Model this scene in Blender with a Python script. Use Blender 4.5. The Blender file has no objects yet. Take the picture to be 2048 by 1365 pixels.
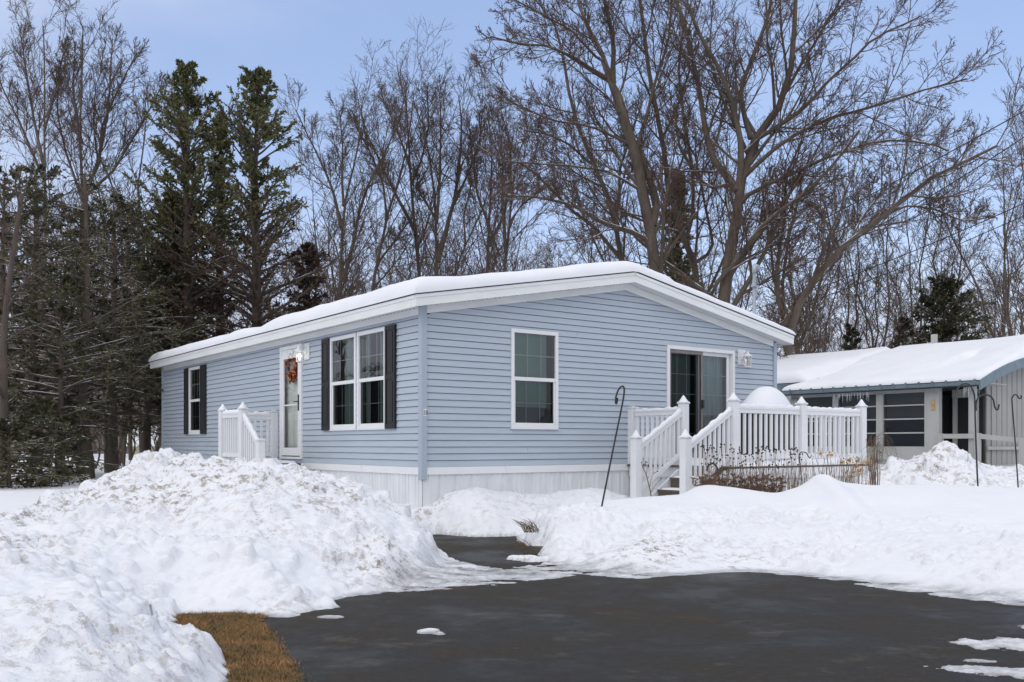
import bpy, math, random
import numpy as np
from mathutils import Vector, Matrix
rad = math.radians
sc = bpy.context.scene

# ------------------------------------------------------------------ camera
cam_d = bpy.data.cameras.new("camera")
cam = bpy.data.objects.new("camera", cam_d)
sc.collection.objects.link(cam)
cam.location = (0, 0, 1.3)
cam.rotation_euler = (rad(90), 0, 0)
cam_d.sensor_width = 36
cam_d.lens = 1860 / 2048 * 36
cam_d.shift_y = (889 - 682.5) / 2048
cam_d.clip_start = 0.1
cam_d.clip_end = 3000
sc.camera = cam

# ------------------------------------------------------------------ world / sun
SUN_EL, SUN_AZ = rad(38), rad(205)      # azimuth measured clockwise from +Y
w = bpy.data.worlds.new("World"); sc.world = w
w.use_nodes = True
nt = w.node_tree; N = nt.nodes; L = nt.links
for n in list(N): N.remove(n)
out = N.new('ShaderNodeOutputWorld'); bg = N.new('ShaderNodeBackground')
sky = N.new('ShaderNodeTexSky'); sky.sky_type = 'NISHITA'; sky.sun_disc = False
sky.sun_elevation = SUN_EL; sky.sun_rotation = SUN_AZ
sky.air_density = 1.0; sky.dust_density = 0.6; sky.ozone_density = 2.0
tc = N.new('ShaderNodeTexCoord')
sep = N.new('ShaderNodeSeparateXYZ'); L.new(tc.outputs['Generated'], sep.inputs[0])
mp = N.new('ShaderNodeMapping'); mp.inputs['Scale'].default_value = (1.1, 1.1, 3.0)
L.new(tc.outputs['Generated'], mp.inputs['Vector'])
nz = N.new('ShaderNodeTexNoise'); nz.inputs['Scale'].default_value = 1.9
nz.inputs['Detail'].default_value = 7; nz.inputs['Roughness'].default_value = 0.5
L.new(mp.outputs[0], nz.inputs['Vector'])
def math_node(op, a, b=None, clamp=False):
    m = N.new('ShaderNodeMath'); m.operation = op; m.use_clamp = clamp
    for i, v in enumerate((a, b)):
        if v is None: continue
        if isinstance(v, (int, float)): m.inputs[i].default_value = v
        else: L.new(v, m.inputs[i])
    return m.outputs[0]
# cloud cover: heavy overhead and behind, thinner in the north where the blue shows, milky near the horizon
hi = math_node('MULTIPLY', math_node('SUBTRACT', sep.outputs['Z'], 0.50), 2.4, True)
back = math_node('MULTIPLY', math_node('SUBTRACT', 0.45, sep.outputs['Y']), 1.6, True)
low = math_node('MULTIPLY', math_node('SUBTRACT', 0.24, sep.outputs['Z']), 3.6, True)
left = math_node('MULTIPLY', math_node('SUBTRACT', -0.16, sep.outputs['X']), 1.5, True)
cov = math_node('MAXIMUM', math_node('MAXIMUM', hi, back), math_node('MAXIMUM', low, left))
nn = math_node('MULTIPLY', math_node('SUBTRACT', nz.outputs['Fac'], 0.47), 1.1)
cov2 = math_node('ADD', math_node('MULTIPLY', cov, 0.85), nn, True)
ramp = N.new('ShaderNodeMapRange'); ramp.interpolation_type = 'SMOOTHSTEP'
L.new(cov2, ramp.inputs['Value'])
ramp.inputs['From Min'].default_value = -0.02; ramp.inputs['From Max'].default_value = 0.95
ccol = N.new('ShaderNodeMixRGB')       # cloud colour: dimmer lavender low down, bright overhead
L.new(math_node('MULTIPLY', sep.outputs['Z'], 1.7, True), ccol.inputs['Fac'])
ccol.inputs['Color1'].default_value = (5.0, 5.35, 6.7, 1)
ccol.inputs['Color2'].default_value = (10.8, 10.9, 11.3, 1)
blue = N.new('ShaderNodeMixRGB'); blue.blend_type = 'MULTIPLY'; blue.inputs['Fac'].default_value = 1
L.new(sky.outputs[0], blue.inputs['Color1']); blue.inputs['Color2'].default_value = (2.7, 2.25, 2.05, 1)
veil = N.new('ShaderNodeMixRGB'); veil.inputs['Fac'].default_value = 0.62
L.new(blue.outputs[0], veil.inputs['Color1']); veil.inputs['Color2'].default_value = (3.1, 4.35, 7.3, 1)
mix = N.new('ShaderNodeMixRGB')
L.new(ramp.outputs[0], mix.inputs['Fac']); L.new(veil.outputs[0], mix.inputs['Color1']); L.new(ccol.outputs[0], mix.inputs['Color2'])
L.new(mix.outputs[0], bg.inputs['Color']); bg.inputs['Strength'].default_value = 0.1
L.new(bg.outputs[0], out.inputs['Surface'])

sun_d = bpy.data.lights.new("sun", 'SUN'); sun_d.energy = 0.55; sun_d.angle = rad(50); sun_d.color = (1, 0.965, 0.91)
sun = bpy.data.objects.new("sun", sun_d); sc.collection.objects.link(sun)
sdir = Vector((math.sin(SUN_AZ) * math.cos(SUN_EL), math.cos(SUN_AZ) * math.cos(SUN_EL), math.sin(SUN_EL)))
sun.rotation_euler = sdir.to_track_quat('Z', 'Y').to_euler()
sun.location = sdir * 50
sc.view_settings.view_transform = 'Standard'; sc.view_settings.look = 'None'
sc.view_settings.exposure = 0.13; sc.view_settings.gamma = 1; sc.view_settings.use_curve_mapping = False

# ------------------------------------------------------------------ helpers
COL = sc.collection
def link(o, parent=None):
    COL.objects.link(o)
    if parent is not None: o.parent = parent
    return o
def tag(o, label=None, cat=None, group=None, kind=None):
    if label: o['label'] = label
    if cat: o['category'] = cat
    if group: o['group'] = group
    if kind: o['kind'] = kind
    return o
def empty(name, loc=(0, 0, 0), rz=0, label=None, cat=None, group=None):
    o = bpy.data.objects.new(name, None); link(o)
    o.empty_display_size = 0.2
    o.location = loc; o.rotation_euler = (0, 0, rz)
    return tag(o, label, cat, group)
def copy_tree(o, parent=None):
    kids = list(o.children)
    c = o.copy(); COL.objects.link(c); c.parent = parent
    for ch in kids: copy_tree(ch, c)
    return c
def new_obj(name, me, parent=None):
    return link(bpy.data.objects.new(name, me), parent)

class MB:
    def __init__(s): s.v = []; s.f = []
    def quadbox(s, c):       # 8 corners: bottom ring 0-3, top ring 4-7
        b = len(s.v); s.v += [tuple(p) for p in c]
        for f in ((3, 2, 1, 0), (4, 5, 6, 7), (0, 1, 5, 4), (1, 2, 6, 5), (2, 3, 7, 6), (3, 0, 4, 7)):
            s.f.append(tuple(b + i for i in f))
        return s
    def box(s, x0, x1, y0, y1, z0, z1):
        return s.quadbox([(x0, y0, z0), (x1, y0, z0), (x1, y1, z0), (x0, y1, z0), (x0, y0, z1), (x1, y0, z1), (x1, y1, z1), (x0, y1, z1)])
    def beam(s, p, q, wd, h, up=(0, 0, 1)):
        p = Vector(p); q = Vector(q); d = (q - p).normalized()
        side = d.cross(Vector(up)).normalized(); u = side.cross(d).normalized()
        a = side * wd / 2; t = u * h / 2
        return s.quadbox([p - a - t, p + a - t, q + a - t, q - a - t, p - a + t, p + a + t, q + a + t, q - a + t])
    def poly(s, pts):
        b = len(s.v); s.v += [tuple(p) for p in pts]; s.f.append(tuple(range(b, b + len(pts)))); return s
    def prism(s, pts, off):      # polygon pts extruded by vector off
        n = len(pts); b = len(s.v); off = Vector(off)
        s.v += [tuple(p) for p in pts] + [tuple(Vector(p) + off) for p in pts]
        s.f.append(tuple(reversed(range(b, b + n)))); s.f.append(tuple(range(b + n, b + 2 * n)))
        for i in range(n):
            j = (i + 1) % n; s.f.append((b + i, b + j, b + n + j, b + n + i))
        return s
    def tube(s, pts, r, sides=8, cap=True):
        pts = [Vector(p) for p in pts]; n = len(pts)
        rr = r if isinstance(r, (list, tuple)) else [r] * n
        b = len(s.v); nrm = None
        for i, p in enumerate(pts):
            t = (pts[min(i + 1, n - 1)] - pts[max(i - 1, 0)]).normalized()
            if nrm is None: nrm = t.orthogonal().normalized()
            nrm = (nrm - t * nrm.dot(t)).normalized(); bi = t.cross(nrm)
            for k in range(sides):
                a = 2 * math.pi * k / sides
                s.v.append(tuple(p + (nrm * math.cos(a) + bi * math.sin(a)) * rr[i]))
        for i in range(n - 1):
            for k in range(sides):
                j = (k + 1) % sides; x = b + i * sides
                s.f.append((x + k, x + j, x + sides + j, x + sides + k))
        if cap:
            s.f.append(tuple(reversed(range(b, b + sides)))); s.f.append(tuple(range(b + (n - 1) * sides, b + n * sides)))
        return s
    def lathe(s, c, prof, sides=16):   # prof list of (r,z)
        b = len(s.v)
        for r, z in prof:
            for k in range(sides):
                a = 2 * math.pi * k / sides; s.v.append((c[0] + r * math.cos(a), c[1] + r * math.sin(a), c[2] + z))
        for i in range(len(prof) - 1):
            for k in range(sides):
                j = (k + 1) % sides; x = b + i * sides; s.f.append((x + k, x + j, x + sides + j, x + sides + k))
        s.f.append(tuple(reversed(range(b, b + sides)))); s.f.append(tuple(range(b + (len(prof) - 1) * sides, b + len(prof) * sides)))
        return s
    def build(s, name, mat, parent=None, smooth=False, bevel=0):
        me = bpy.data.meshes.new(name); me.from_pydata(s.v, [], s.f); me.materials.append(mat)
        if smooth: me.shade_smooth()
        o = new_obj(name, me, parent)
        if bevel:
            m = o.modifiers.new('bevel', 'BEVEL'); m.width = bevel; m.segments = 2; m.limit_method = 'ANGLE'
        return o

def np_mesh(name, verts, faces, mat, parent=None, smooth=True, mats=None, midx=None):
    """faces: (n,k) int array (k=3/4)"""
    me = bpy.data.meshes.new(name)
    verts = np.asarray(verts, dtype=np.float32); faces = np.asarray(faces, dtype=np.int32)
    me.vertices.add(len(verts)); me.vertices.foreach_set('co', verts.ravel())
    k = faces.shape[1]; me.loops.add(faces.size); me.loops.foreach_set('vertex_index', faces.ravel())
    me.polygons.add(len(faces)); me.polygons.foreach_set('loop_start', np.arange(0, faces.size, k, dtype=np.int32))
    me.update(calc_edges=True); me.validate()
    me.materials.append(mat)
    if smooth: me.shade_smooth()
    return new_obj(name, me, parent) if name else me

# value noise in numpy
def _hash(ix, iy, seed):
    h = (ix.astype(np.int64) * 374761393 + iy.astype(np.int64) * 668265263 + seed * 974634777) & 0xffffffff
    h = ((h ^ (h >> 13)) * 1274126177) & 0xffffffff
    return ((h ^ (h >> 16)) & 0xffff) / 65535.0
def vnoise(x, y, seed=0):
    x0 = np.floor(x); y0 = np.floor(y); fx = x - x0; fy = y - y0
    fx = fx * fx * (3 - 2 * fx); fy = fy * fy * (3 - 2 * fy)
    a = _hash(x0, y0, seed); b = _hash(x0 + 1, y0, seed); c = _hash(x0, y0 + 1, seed); d = _hash(x0 + 1, y0 + 1, seed)
    return (a * (1 - fx) + b * fx) * (1 - fy) + (c * (1 - fx) + d * fx) * fy
def fbm(x, y, seed=0, octv=4, gain=0.5):
    t = 0; a = 1; s = 0
    for o in range(octv):
        t = t + a * vnoise(x * 2 ** o + 17.3 * o, y * 2 ** o - 9.1 * o, seed + o); s += a; a *= gain
    return t / s * 2 - 1
def sstep(x, a, b):
    t = np.clip((x - a) / (b - a), 0, 1); return t * t * (3 - 2 * t)

# ------------------------------------------------------------------ materials
def mat_new(name):
    m = bpy.data.materials.new(name); m.use_nodes = True
    t = m.node_tree; b = t.nodes['Principled BSDF']; return m, t, b
def tex_noise(t, scale, detail=4, rough=0.5, coord='Object', mscale=None):
    tcn = t.nodes.new('ShaderNodeTexCoord'); n = t.nodes.new('ShaderNodeTexNoise')
    n.inputs['Scale'].default_value = scale; n.inputs['Detail'].default_value = detail; n.inputs['Roughness'].default_value = rough
    if mscale:
        m = t.nodes.new('ShaderNodeMapping'); m.inputs['Scale'].default_value = mscale
        t.links.new(tcn.outputs[coord], m.inputs[0]); t.links.new(m.outputs[0], n.inputs['Vector'])
    else: t.links.new(tcn.outputs[coord], n.inputs['Vector'])
    return n
def ramp_node(t, src, stops):
    r = t.nodes.new('ShaderNodeValToRGB'); t.links.new(src, r.inputs[0])
    e = r.color_ramp.elements
    while len(e) < len(stops): e.new(0.5)
    for i, (p, c) in enumerate(stops): e[i].position = p; e[i].color = tuple(c) + (1,) if len(c) == 3 else c
    return r
def bump(t, b, src, strength, dist=0.01):
    n = t.nodes.new('ShaderNodeBump'); n.inputs['Strength'].default_value = strength; n.inputs['Distance'].default_value = dist
    t.links.new(src, n.inputs['Height']); t.links.new(n.outputs[0], b.inputs['Normal']); return n
def plain(name, col, rough=0.5, var=0.12, scale=3, metallic=0, mscale=None, bmp=0, bscale=60):
    m, t, b = mat_new(name)
    n = tex_noise(t, scale, 6, 0.6, mscale=mscale)
    c0 = tuple(c * (1 - var) for c in col); c1 = tuple(min(1, c * (1 + var)) for c in col)
    r = ramp_node(t, n.outputs['Fac'], [(0.3, c0), (0.7, c1)])
    t.links.new(r.outputs[0], b.inputs['Base Color'])
    b.inputs['Roughness'].default_value = rough; b.inputs['Metallic'].default_value = metallic
    if bmp:
        n2 = tex_noise(t, bscale, 3, 0.6, mscale=mscale); bump(t, b, n2.outputs['Fac'], bmp)
    return m

M = {}
M['siding'] = plain('siding_blue', (0.42, 0.478, 0.545), 0.42, 0.05, 1.3, bmp=0.12, bscale=40, mscale=(1, 1, 9))
M['post_blue'] = plain('post_blue', (0.375, 0.435, 0.505), 0.45, 0.04, 2)
M['trim'] = plain('trim_white', (0.76, 0.78, 0.775), 0.45, 0.06, 1.5, mscale=(1, 1, 4))
M['soffit'] = plain('soffit_white', (0.68, 0.69, 0.70), 0.5, 0.04, 3)
M['soffit_dark'] = plain('soffit_vent', (0.10, 0.10, 0.11), 0.8)
M['vinyl'] = plain('vinyl_white', (0.74, 0.75, 0.765), 0.38, 0.035, 2.5)
M['frame'] = plain('window_white', (0.76, 0.77, 0.78), 0.35, 0.03, 3)
M['skirt'] = plain('skirting_white', (0.70, 0.72, 0.74), 0.45, 0.09, 1.6, mscale=(3, 3, 1))
M['shingle'] = plain('shingle_dark', (0.05, 0.05, 0.052), 0.9, 0.3, 20)
M['black'] = plain('shutter_black', (0.009, 0.009, 0.011), 0.5, 0.15, 4)
M['iron'] = plain('iron_black', (0.02, 0.02, 0.022), 0.45, 0.2, 15)
M['brown'] = plain('deck_brown', (0.105, 0.088, 0.068), 0.7, 0.2, 6, mscale=(1, 1, 6), bmp=0.2)
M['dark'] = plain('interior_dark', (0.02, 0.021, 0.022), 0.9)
M['room'] = plain('interior_room', (0.14, 0.16, 0.155), 0.9)
M['galv'] = plain('galvanised', (0.36, 0.40, 0.44), 0.42, 0.1, 8, metallic=0.5)
M['wire'] = plain('cable_grey', (0.03, 0.03, 0.034), 0.6)
M['nb_blue'] = plain('neighbour_blue_trim', (0.15, 0.205, 0.235), 0.5, 0.18, 4)
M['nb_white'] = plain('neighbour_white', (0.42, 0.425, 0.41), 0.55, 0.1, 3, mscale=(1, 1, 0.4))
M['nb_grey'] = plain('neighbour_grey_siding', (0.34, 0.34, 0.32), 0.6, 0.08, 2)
M['nb_screen'] = plain('brown_shade', (0.20, 0.175, 0.155), 0.8, 0.12, 3)
M['cover'] = plain('grill_cover', (0.022, 0.022, 0.024), 0.6, 0.3, 6, bmp=0.4, bscale=9)
M['yellow'] = plain('yellow_siding', (0.50, 0.52, 0.34), 0.6)
M['plate'] = plain('number_black', (0.012, 0.012, 0.014), 0.4)
M['orange'] = plain('wreath_orange', (0.50, 0.12, 0.025), 0.7, 0.5, 30)
M['wreath_brown'] = plain('wreath_brown', (0.09, 0.05, 0.03), 0.8, 0.4, 30)
M['inner_door'] = plain('inner_door_white', (0.80, 0.81, 0.78), 0.4, 0.03)
M['ceramic'] = plain('ornament_ochre', (0.5, 0.33, 0.14), 0.5)
M['stem'] = plain('dry_stem', (0.16, 0.105, 0.065), 0.8, 0.35, 12)
M['stem_dark'] = plain('seed_head_dark', (0.03, 0.024, 0.022), 0.9)
M['rust_leaf'] = plain('dry_leaf_rust', (0.115, 0.066, 0.042), 0.8, 0.4, 14)
M['tan_leaf'] = plain('dry_leaf_tan', (0.50, 0.33, 0.15), 0.8, 0.3, 14)
m, t, b = mat_new('grass_blade_dry'); M['grass_dry'] = m
n = tex_noise(t, 3.2, 9, 0.75); r = ramp_node(t, n.outputs['Fac'], [(0.33, (0.075, 0.062, 0.022)), (0.46, (0.17, 0.115, 0.042)), (0.56, (0.29, 0.155, 0.058)), (0.68, (0.42, 0.26, 0.11))]); t.links.new(r.outputs[0], b.inputs['Base Color']); b.inputs['Roughness'].default_value = 0.9

def glass(name, tint, refl=1.0, rough=0.015, ior=1.5):
    m, t, b = mat_new(name)
    t.nodes.remove(b); o = t.nodes['Material Output']
    tr = t.nodes.new('ShaderNodeBsdfTransparent'); tr.inputs[0].default_value = tuple(tint) + (1,)
    gl = t.nodes.new('ShaderNodeBsdfGlossy'); gl.inputs['Roughness'].default_value = rough; gl.inputs['Color'].default_value = (refl, refl, refl, 1)
    fr = t.nodes.new('ShaderNodeFresnel'); fr.inputs[0].default_value = ior
    n = tex_noise(t, 1.6, 2, 0.4); bp = t.nodes.new('ShaderNodeBump'); bp.inputs['Strength'].default_value = 0.25; bp.inputs['Distance'].default_value = 0.02
    t.links.new(n.outputs['Fac'], bp.inputs['Height']); t.links.new(bp.outputs[0], gl.inputs['Normal'])
    mx = t.nodes.new('ShaderNodeMixShader'); t.links.new(fr.outputs[0], mx.inputs[0]); t.links.new(tr.outputs[0], mx.inputs[1]); t.links.new(gl.outputs[0], mx.inputs[2])
    t.links.new(mx.outputs[0], o.inputs['Surface']); return m
M['glass'] = glass('window_glass', (0.74, 0.80, 0.78), ior=1.85)
M['glass_door'] = glass('door_glass', (0.90, 0.92, 0.91), ior=1.28)
M['glass_lamp'] = glass('lantern_glass', (0.93, 0.93, 0.92))
M['insect_screen'] = glass('insect_screen', (0.88, 0.885, 0.885), 0.05, 0.6)

m, t, b = mat_new('blind_green'); M['blind'] = m
wv = t.nodes.new('ShaderNodeTexWave'); wv.wave_type = 'BANDS'; wv.bands_direction = 'Z'; wv.inputs['Scale'].default_value = 18
tcn = t.nodes.new('ShaderNodeTexCoord'); t.links.new(tcn.outputs['Object'], wv.inputs['Vector'])
r = ramp_node(t, wv.outputs['Fac'], [(0.1, (0.25, 0.40, 0.34)), (0.6, (0.40, 0.56, 0.49))]); t.links.new(r.outputs[0], b.inputs['Base Color'])
M['curtain'] = plain('curtain_green', (0.40, 0.485, 0.445), 0.8, 0.25, 2, mscale=(9, 9, 0.3))
M['vertical_blind'] = plain('vertical_blind_teal', (0.50, 0.66, 0.68), 0.7, 0.25, 3, mscale=(8, 8, 0.4))

m, t, b = mat_new('lamp_lit'); M['bulb'] = m
b.inputs['Emission Color'].default_value = (1, 0.93, 0.8, 1); b.inputs['Emission Strength'].default_value = 4
M['bulb_off'] = plain('bulb_off', (0.62, 0.55, 0.42), 0.3)

def snow_mat(name, dirt_attr=False, bump_s=0.35):
    m, t, b = mat_new(name)
    n = tex_noise(t, 2.1, 5, 0.55)
    r = ramp_node(t, n.outputs['Fac'], [(0.3, (0.745, 0.765, 0.815)), (0.7, (0.795, 0.805, 0.835))])
    src = r.outputs[0]
    if dirt_attr:
        at = t.nodes.new('ShaderNodeAttribute'); at.attribute_name = 'dirt'
        n3 = tex_noise(t, 9, 8, 0.8)
        mu = t.nodes.new('ShaderNodeMath'); mu.operation = 'MULTIPLY'; t.links.new(at.outputs['Fac'], mu.inputs[0])
        r3 = ramp_node(t, n3.outputs['Fac'], [(0.50, (0, 0, 0)), (0.585, (1, 1, 1))]); t.links.new(r3.outputs[0], mu.inputs[1])
        mx = t.nodes.new('ShaderNodeMixRGB'); t.links.new(mu.outputs[0], mx.inputs[0]); t.links.new(src, mx.inputs[1]); mx.inputs[2].default_value = (0.22, 0.17, 0.125, 1)
        ice = t.nodes.new('ShaderNodeAttribute'); ice.attribute_name = 'ice'
        n5 = tex_noise(t, 5, 9, 0.8, mscale=(.6, 1.8, 1)); r5 = ramp_node(t, n5.outputs['Fac'], [(0.36, (.15, .15, .15)), (0.56, (1, 1, 1))]); m5 = t.nodes.new('ShaderNodeMath'); m5.operation = 'MULTIPLY'; t.links.new(ice.outputs['Fac'], m5.inputs[0]); t.links.new(r5.outputs[0], m5.inputs[1])
        mx2 = t.nodes.new('ShaderNodeMixRGB'); t.links.new(m5.outputs[0], mx2.inputs[0]); t.links.new(mx.outputs[0], mx2.inputs[1]); mx2.inputs[2].default_value = (0.20, 0.20, 0.205, 1)
        src = mx2.outputs[0]
    t.links.new(src, b.inputs['Base Color'])
    b.inputs['Roughness'].default_value = 0.75
    b.inputs['Specular IOR Level'].default_value = 0.25
    n2 = tex_noise(t, 34, 6, 0.7); bump(t, b, n2.outputs['Fac'], bump_s, 0.03)
    return m
M['snow'] = snow_mat('snow_clean', False, 0.12)
M['snow_pile'] = snow_mat('snow_ploughed', True, 0.4)
M['snow_far'] = snow_mat('snow_far', False, 0.1)

m, t, b = mat_new('asphalt'); M['asphalt'] = m
n = tex_noise(t, 0.8, 9, 0.68); n2 = tex_noise(t, 150, 4, 0.8); n3 = tex_noise(t, 1.7, 12, 0.78, mscale=(0.8, 1.3, 1))
r = ramp_node(t, n.outputs['Fac'], [(0.34, (0.015, 0.0145, 0.014)), (0.48, (0.026, 0.0235, 0.0205)), (0.60, (0.042, 0.035, 0.027)), (0.74, (0.072, 0.057, 0.042))])
r2 = ramp_node(t, n2.outputs['Fac'], [(0.3, (0.45, 0.45, 0.45)), (0.62, (1.2, 1.2, 1.2)), (0.78, (3.2, 3.1, 3.0))])
mu = t.nodes.new('ShaderNodeMixRGB'); mu.blend_type = 'MULTIPLY'; mu.inputs[0].default_value = 1
t.links.new(r.outputs[0], mu.inputs[1]); t.links.new(r2.outputs[0], mu.inputs[2])
n6 = tex_noise(t, 22, 5, 0.85); r6 = ramp_node(t, n6.outputs['Fac'], [(0.36, (0.62, 0.62, 0.63)), (0.50, (1, 1, 1)), (0.62, (1.25, 1.22, 1.18)), (0.70, (4.5, 4.4, 4.2))])
mu2 = t.nodes.new('ShaderNodeMixRGB'); mu2.blend_type = 'MULTIPLY'; mu2.inputs[0].default_value = 1
t.links.new(mu.outputs[0], mu2.inputs[1]); t.links.new(r6.outputs[0], mu2.inputs[2]); mu = mu2
r3 = ramp_node(t, n3.outputs['Fac'], [(0.55, (0, 0, 0)), (0.74, (0.42, 0.42, 0.42))])      # salt / frost bloom
mx = t.nodes.new('ShaderNodeMixRGB'); t.links.new(r3.outputs[0], mx.inputs[0]); t.links.new(mu.outputs[0], mx.inputs[1]); mx.inputs[2].default_value = (0.24, 0.22, 0.19, 1)
t.links.new(mx.outputs[0], b.inputs['Base Color'])
rr = ramp_node(t, n.outputs['Fac'], [(0.38, (0.42, 0.42, 0.42)), (0.6, (0.85, 0.85, 0.85))]); t.links.new(rr.outputs[0], b.inputs['Roughness'])
bump(t, b, n2.outputs['Fac'], 0.5, 0.006); b.inputs['Specular IOR Level'].default_value = 0.22

m, t, b = mat_new('dead_lawn'); M['lawn'] = m
n = tex_noise(t, 2.0, 8, 0.7); n2 = tex_noise(t, 70, 4, 0.7)
r = ramp_node(t, n.outputs['Fac'], [(0.3, (0.10, 0.085, 0.035)), (0.7, (0.27, 0.135, 0.05))]); t.links.new(r.outputs[0], b.inputs['Base Color'])
b.inputs['Roughness'].default_value = 0.95; bump(t, b, n2.outputs['Fac'], 1.0, 0.03)

def bark_mat(name, c0, c1, snow=True, th=1.47):
    m, t, b = mat_new(name)
    n = tex_noise(t, 3.5, 6, 0.65, mscale=(1, 1, 0.35))
    r = ramp_node(t, n.outputs['Fac'], [(0.3, c0), (0.7, c1)]); src = r.outputs[0]
    if snow:
        g = t.nodes.new('ShaderNodeNewGeometry'); s = t.nodes.new('ShaderNodeSeparateXYZ'); t.links.new(g.outputs['Normal'], s.inputs[0])
        n2 = tex_noise(t, 0.9, 3, 0.6); ad = t.nodes.new('ShaderNodeMath'); ad.operation = 'MULTIPLY_ADD'
        t.links.new(n2.outputs['Fac'], ad.inputs[0]); ad.inputs[1].default_value = 1.5; t.links.new(s.outputs['Z'], ad.inputs[2])
        r2 = ramp_node(t, ad.outputs[0], [(0.0, (0, 0, 0)), (1.0, (1, 1, 1))])
        mr = t.nodes.new('ShaderNodeMapRange'); t.links.new(ad.outputs[0], mr.inputs['Value']); mr.inputs['From Min'].default_value = th; mr.inputs['From Max'].default_value = th + .09
        mx = t.nodes.new('ShaderNodeMixRGB'); t.links.new(mr.outputs[0], mx.inputs[0]); t.links.new(src, mx.inputs[1]); mx.inputs[2].default_value = (0.82, 0.84, 0.88, 1); src = mx.outputs[0]
    t.links.new(src, b.inputs['Base Color']); b.inputs['Roughness'].default_value = 0.9
    n4 = tex_noise(t, 14, 5, 0.7, mscale=(1, 1, 0.25)); bump(t, b, n4.outputs['Fac'], 0.7, 0.05)
    return m
M['bark'] = bark_mat('bark_grey_brown', (0.068, 0.052, 0.040), (0.15, 0.12, 0.093), th=1.42)
M['bark_dark'] = bark_mat('bark_dark', (0.05, 0.038, 0.030), (0.11, 0.085, 0.068), th=1.62)
M['twig'] = bark_mat('twig_brown', (0.078, 0.052, 0.037), (0.145, 0.102, 0.076), False)
M['twig_red'] = bark_mat('twig_reddish', (0.080, 0.050, 0.039), (0.14, 0.092, 0.073), False)
def leaf_mat(name, c0, c1, c2):
    m, t, b = mat_new(name)
    n = tex_noise(t, 1.1, 5, 0.7); r = ramp_node(t, n.outputs['Fac'], [(0.3, c0), (0.55, c1), (0.75, c2)])
    src = r.outputs[0]
    if 'hemlock' in name:
        g = t.nodes.new('ShaderNodeNewGeometry'); sp = t.nodes.new('ShaderNodeSeparateXYZ'); t.links.new(g.outputs['Normal'], sp.inputs[0])
        ab = t.nodes.new('ShaderNodeMath'); ab.operation = 'ABSOLUTE'; t.links.new(sp.outputs['Z'], ab.inputs[0])
        n2 = tex_noise(t, 2.3, 4, 0.7); ad = t.nodes.new('ShaderNodeMath'); ad.operation = 'MULTIPLY_ADD'; t.links.new(n2.outputs['Fac'], ad.inputs[0]); ad.inputs[1].default_value = 1.6; t.links.new(ab.outputs[0], ad.inputs[2])
        mr = t.nodes.new('ShaderNodeMapRange'); t.links.new(ad.outputs[0], mr.inputs['Value']); mr.inputs['From Min'].default_value = 1.84; mr.inputs['From Max'].default_value = 1.9
        mx = t.nodes.new('ShaderNodeMixRGB'); t.links.new(mr.outputs[0], mx.inputs[0]); t.links.new(src, mx.inputs[1]); mx.inputs[2].default_value = (0.78, 0.80, 0.84, 1); src = mx.outputs[0]
    t.links.new(src, b.inputs['Base Color']); b.inputs['Roughness'].default_value = 0.8; return m
M['cedar'] = leaf_mat('cedar_green', (0.085, 0.092, 0.042), (0.15, 0.15, 0.064), (0.23, 0.20, 0.095))
M['cedar_dead'] = leaf_mat('cedar_brown', (0.05, 0.036, 0.027), (0.10, 0.062, 0.045), (0.08, 0.075, 0.04))
M['hemlock'] = leaf_mat('hemlock_dark', (0.045, 0.044, 0.022), (0.075, 0.072, 0.034), (0.14, 0.11, 0.058))

# ------------------------------------------------------------------ placement
FPX = 1860.0
def P(px, py, Y): return Vector(((px - 1024) / FPX * Y, Y, 1.3 - (py - 889) * Y / FPX))
UA = math.atan2(.5914, .8063)
CU, CV, CO = (.8063, .5914), (-.5914, .8063), (-1.331, 13.84)
def LW(a, b, z=0): return Vector((CO[0] + a * CU[0] + b * CV[0], CO[1] + a * CU[1] + b * CV[1], z))

#==STRUCTURE==
# ------------------------------------------------------------------ snow terrain (one height function)
BARE = np.array([(-1.2, 2.0), (-1.3, 4.0), (-1.49, 5.08), (-1.58, 5.35), (-1.74, 5.74), (-2.02, 6.03), (-2.2, 6.4), (-2.44, 6.99), (-2.1, 7.03), (-1.88, 6.93), (-1.57, 6.87), (-1.50, 7.2),
    (-1.22, 7.40), (-1.42, 7.72), (-1.07, 8.17), (-.6, 8.35), (-.11, 8.54), (.27, 8.92), (.68, 9.26), (1.08, 8.95), (1.48, 9.02), (2.0, 9.25), (2.4, 9.37), (2.85, 9.19), (3.13, 8.6), (3.57, 8.03), (4.08, 7.42), (5.3, 6.2), (7.5, 4.2), (9.5, 2.0)])
PATH = np.array([(-.965, 10.94), (-.7, 10.5), (-.45, 10.05), (-.15, 9.85), (.19, 9.95), (.42, 10.2), (.30, 10.94), (.2, 11.6), (.1, 12.34), (.08, 13.14), (-.52, 13.0), (-1.03, 13.36), (-1.48, 13.5), (-1.3, 12.34), (-1.15, 11.04)])
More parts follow.
